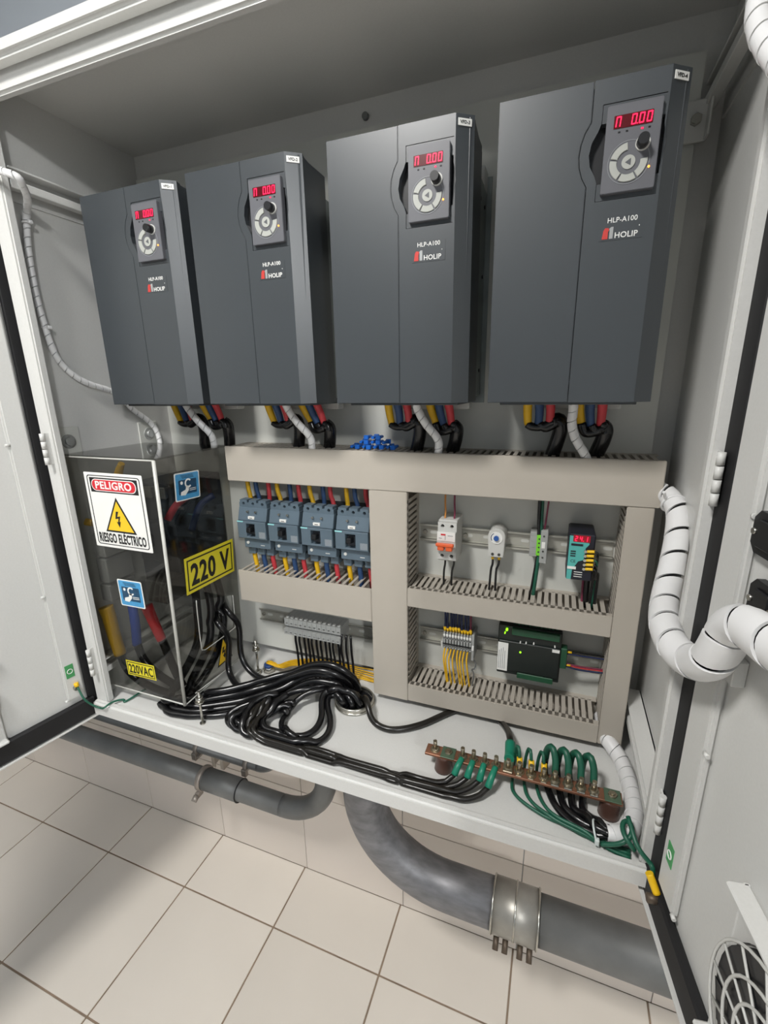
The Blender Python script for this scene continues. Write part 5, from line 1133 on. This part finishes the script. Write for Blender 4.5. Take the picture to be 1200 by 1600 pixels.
# white cable down the left wall
xw = XL + .010
wl = [onL(.10, .012, H + .305), onL(.035, .03, PY(0, 262, .58).z)] + [PY(20, 273, .570), PY(36, 292, .588), PY(43, 312, .612), PX(42, 340, xw)] + [PX(px, py, xw) for px, py in ((44, 390), (56, 460), (71, 513), (88, 557), (112, 584), (140, 600), (180, 614), (208, 640))] + [PX(232, 658, xw + .004), PX(246, 676, xw + .008), PX(252, 704, xw + .012)]
t = thing('control_cable', 'thin white spiral-wrapped cable hanging along the left cabinet wall', 'cable', wl[6])
MB().tube(wl, .0046, 10, 5).build('core', mat('wrap_core', (150, 152, 152), .5), t); MB().helix(wl, .0046, .016, .90, .0009, 5, 16).build('spiral_wrap', CW, t)
for k, (px, py) in enumerate(((42, 348), (72, 512))):
    p = PX(px, py, xw); t = thing('cable_tie', 'white cable tie holding the left wall cable %s' % ('just below the side rail' if k == 0 else 'halfway down the wall'), 'cable tie', p)
    MB().torus(p, .0066, .0016, 20, 6).build('band', CW, t); MB().box(p + Vector((.0062, -.004, -.003)), p + Vector((.0125, .003, .003)), .001).build('head', CW, t)

# ================================================================== conduits below the cabinet
def pipe_bend(x, y, z0, zc, rb, xend, n=10):
    s = 1 if xend > x else -1; P = [Vector((x, y, z0)), Vector((x, y, zc + rb))]
    for k in range(1, n + 1):
        a = math.pi / 2 * k / n; P.append(Vector((x + s * (rb - rb * math.cos(a)), y, zc + rb - rb * math.sin(a))))
    P.append(Vector((xend, y, zc))); return P
ZU = ZB - .03
P = pipe_bend(-.352, .765, ZU - .0005, H - 1.088, .20, .95, 14)
t = thing('conduit', 'large galvanized conduit curving right under the cabinet', 'pipe', (0, .765, H - 1.14))
i0 = len(P) - 1
xc = PY(806, 1415, .765).x
MB().tube(P[:-1] + [Vector((xc, .765, P[-1].z))], .048, 28, 1).build('elbow', PIPE2, t)
MB().tube([Vector((xc, .765, P[-1].z)), P[-1]], .046, 28, 1).build('straight_pipe', PIPE, t)
cp = MB().tube([(xc - .048, .765, H - 1.088), (xc + .048, .765, H - 1.088)], .052, 32, 1).build('coupling', mat('coupling_steel', (160, 157, 150), .42, .6, var=.15, scale=20), t)
for dx in (-.046, 0, .046): MB().torus((xc + dx, .765, H - 1.088), .0525, .0022, 32, 6, Matrix.Rotation(math.pi / 2, 4, 'Y')).build('coupling_band', STEEL, cp)
for dx in (-.034, -.015, .015, .034): MB().cyl((xc + dx, .735, H - 1.132), (xc + dx, .715, H - 1.148), .006, n=8).build('bolt', mat('rusty_bolt', (96, 84, 72), .5, .5), t)
MB().cyl((-.352, .765, ZU - .012), (-.352, .765, ZU), .058, n=28).build('locknut', PIPE, t)
P = pipe_bend(-.470, .80, ZU - .0005, H - 1.064, .135, -2.0, 12)
t = thing('conduit', 'grey conduit curving left under the cabinet', 'pipe', (-.9, .80, H - 1.09))
MB().tube(P[:-1], .0270, 24, 1).build('elbow', PIPE, t); MB().tube([P[-2], P[-1]], .0265, 24, 1).build('straight_pipe', PIPE, t)
x1 = PY(377, 1239, .80).x; MB().tube([(x1 - .115, .80, H - 1.064), (x1, .80, H - 1.064)], .0300, 24, 1).build('coupling', PIPE, t)
MB().torus((x1, .80, H - 1.064), .0296, .0018, 28, 6, Matrix.Rotation(math.pi / 2, 4, 'Y')).build('coupling_ring', BLACK, t)
xs = PY(318, 1207, .80).x
cl = MB().torus((xs, .80, H - 1.064), .0305, .0042, 28, 8, Matrix.Rotation(math.pi / 2, 4, 'Y') @ Matrix.Diagonal((1, 1, 2.0, 1))).build('clamp', CLAMP, t)
MB().cyl((xs, .765, H - 1.092), (xs, .752, H - 1.100), .008, n=6).box((xs - .006, .764, H - 1.10), (xs + .006, .785, H - 1.085), .001).build('clamp_screw', CLAMP, t)
P = pipe_bend(-.665, .862, ZU - .0005, H - 1.035, .06, -2.0, 8)
t = thing('conduit', 'thin grey conduit close to the tiled wall', 'pipe', (-1.1, .862, H - 1.05))
MB().tube(P[:-1], .0140, 16, 1).build('elbow', PIPE, t); MB().tube([P[-2], P[-1]], .0135, 16, 1).build('straight_pipe', PIPE, t)
for px in (312, 386):
    x = PY(px, 1180, .862).x; c_ = MB().torus((x, .862, H - 1.035), .0165, .003, 20, 6, Matrix.Rotation(math.pi / 2, 4, 'Y') @ Matrix.Diagonal((1, 1, 2.5, 1))).box((x - .008, .838, H - 1.062), (x + .008, .850, H - 1.040), .001).build('clamp', CLAMP, t)
xs = PY(338, 1180, .885).x
t = thing('strut_post', 'short slotted strut on the tiled wall holding the two left conduits', 'bracket', (xs, YW, H - 1.12))
st_ = MB(); z0_, z1_ = H - 1.12, H - .80
st_.box((xs - .022, YW - .003, z0_), (xs + .022, YW + .0005, z1_))
for sg in (-1, 1): st_.box((min(xs + sg * .022, xs + sg * .019), .885, z0_), (max(xs + sg * .022, xs + sg * .019), YW, z1_)); st_.box((min(xs + sg * .020, xs + sg * .010), .885, z0_), (max(xs + sg * .020, xs + sg * .010), .888, z1_))
st_.build('channel', mat('strut_paint', (178, 170, 160), .5, .2), t)
MB().box((xs - .045, .840, H - 1.0555), (xs - .027, .889, H - 1.0480), .001).box((xs - .046, .8815, H - 1.075), (xs - .008, .8855, H - 1.030), .001).build('arm', CLAMP, t)
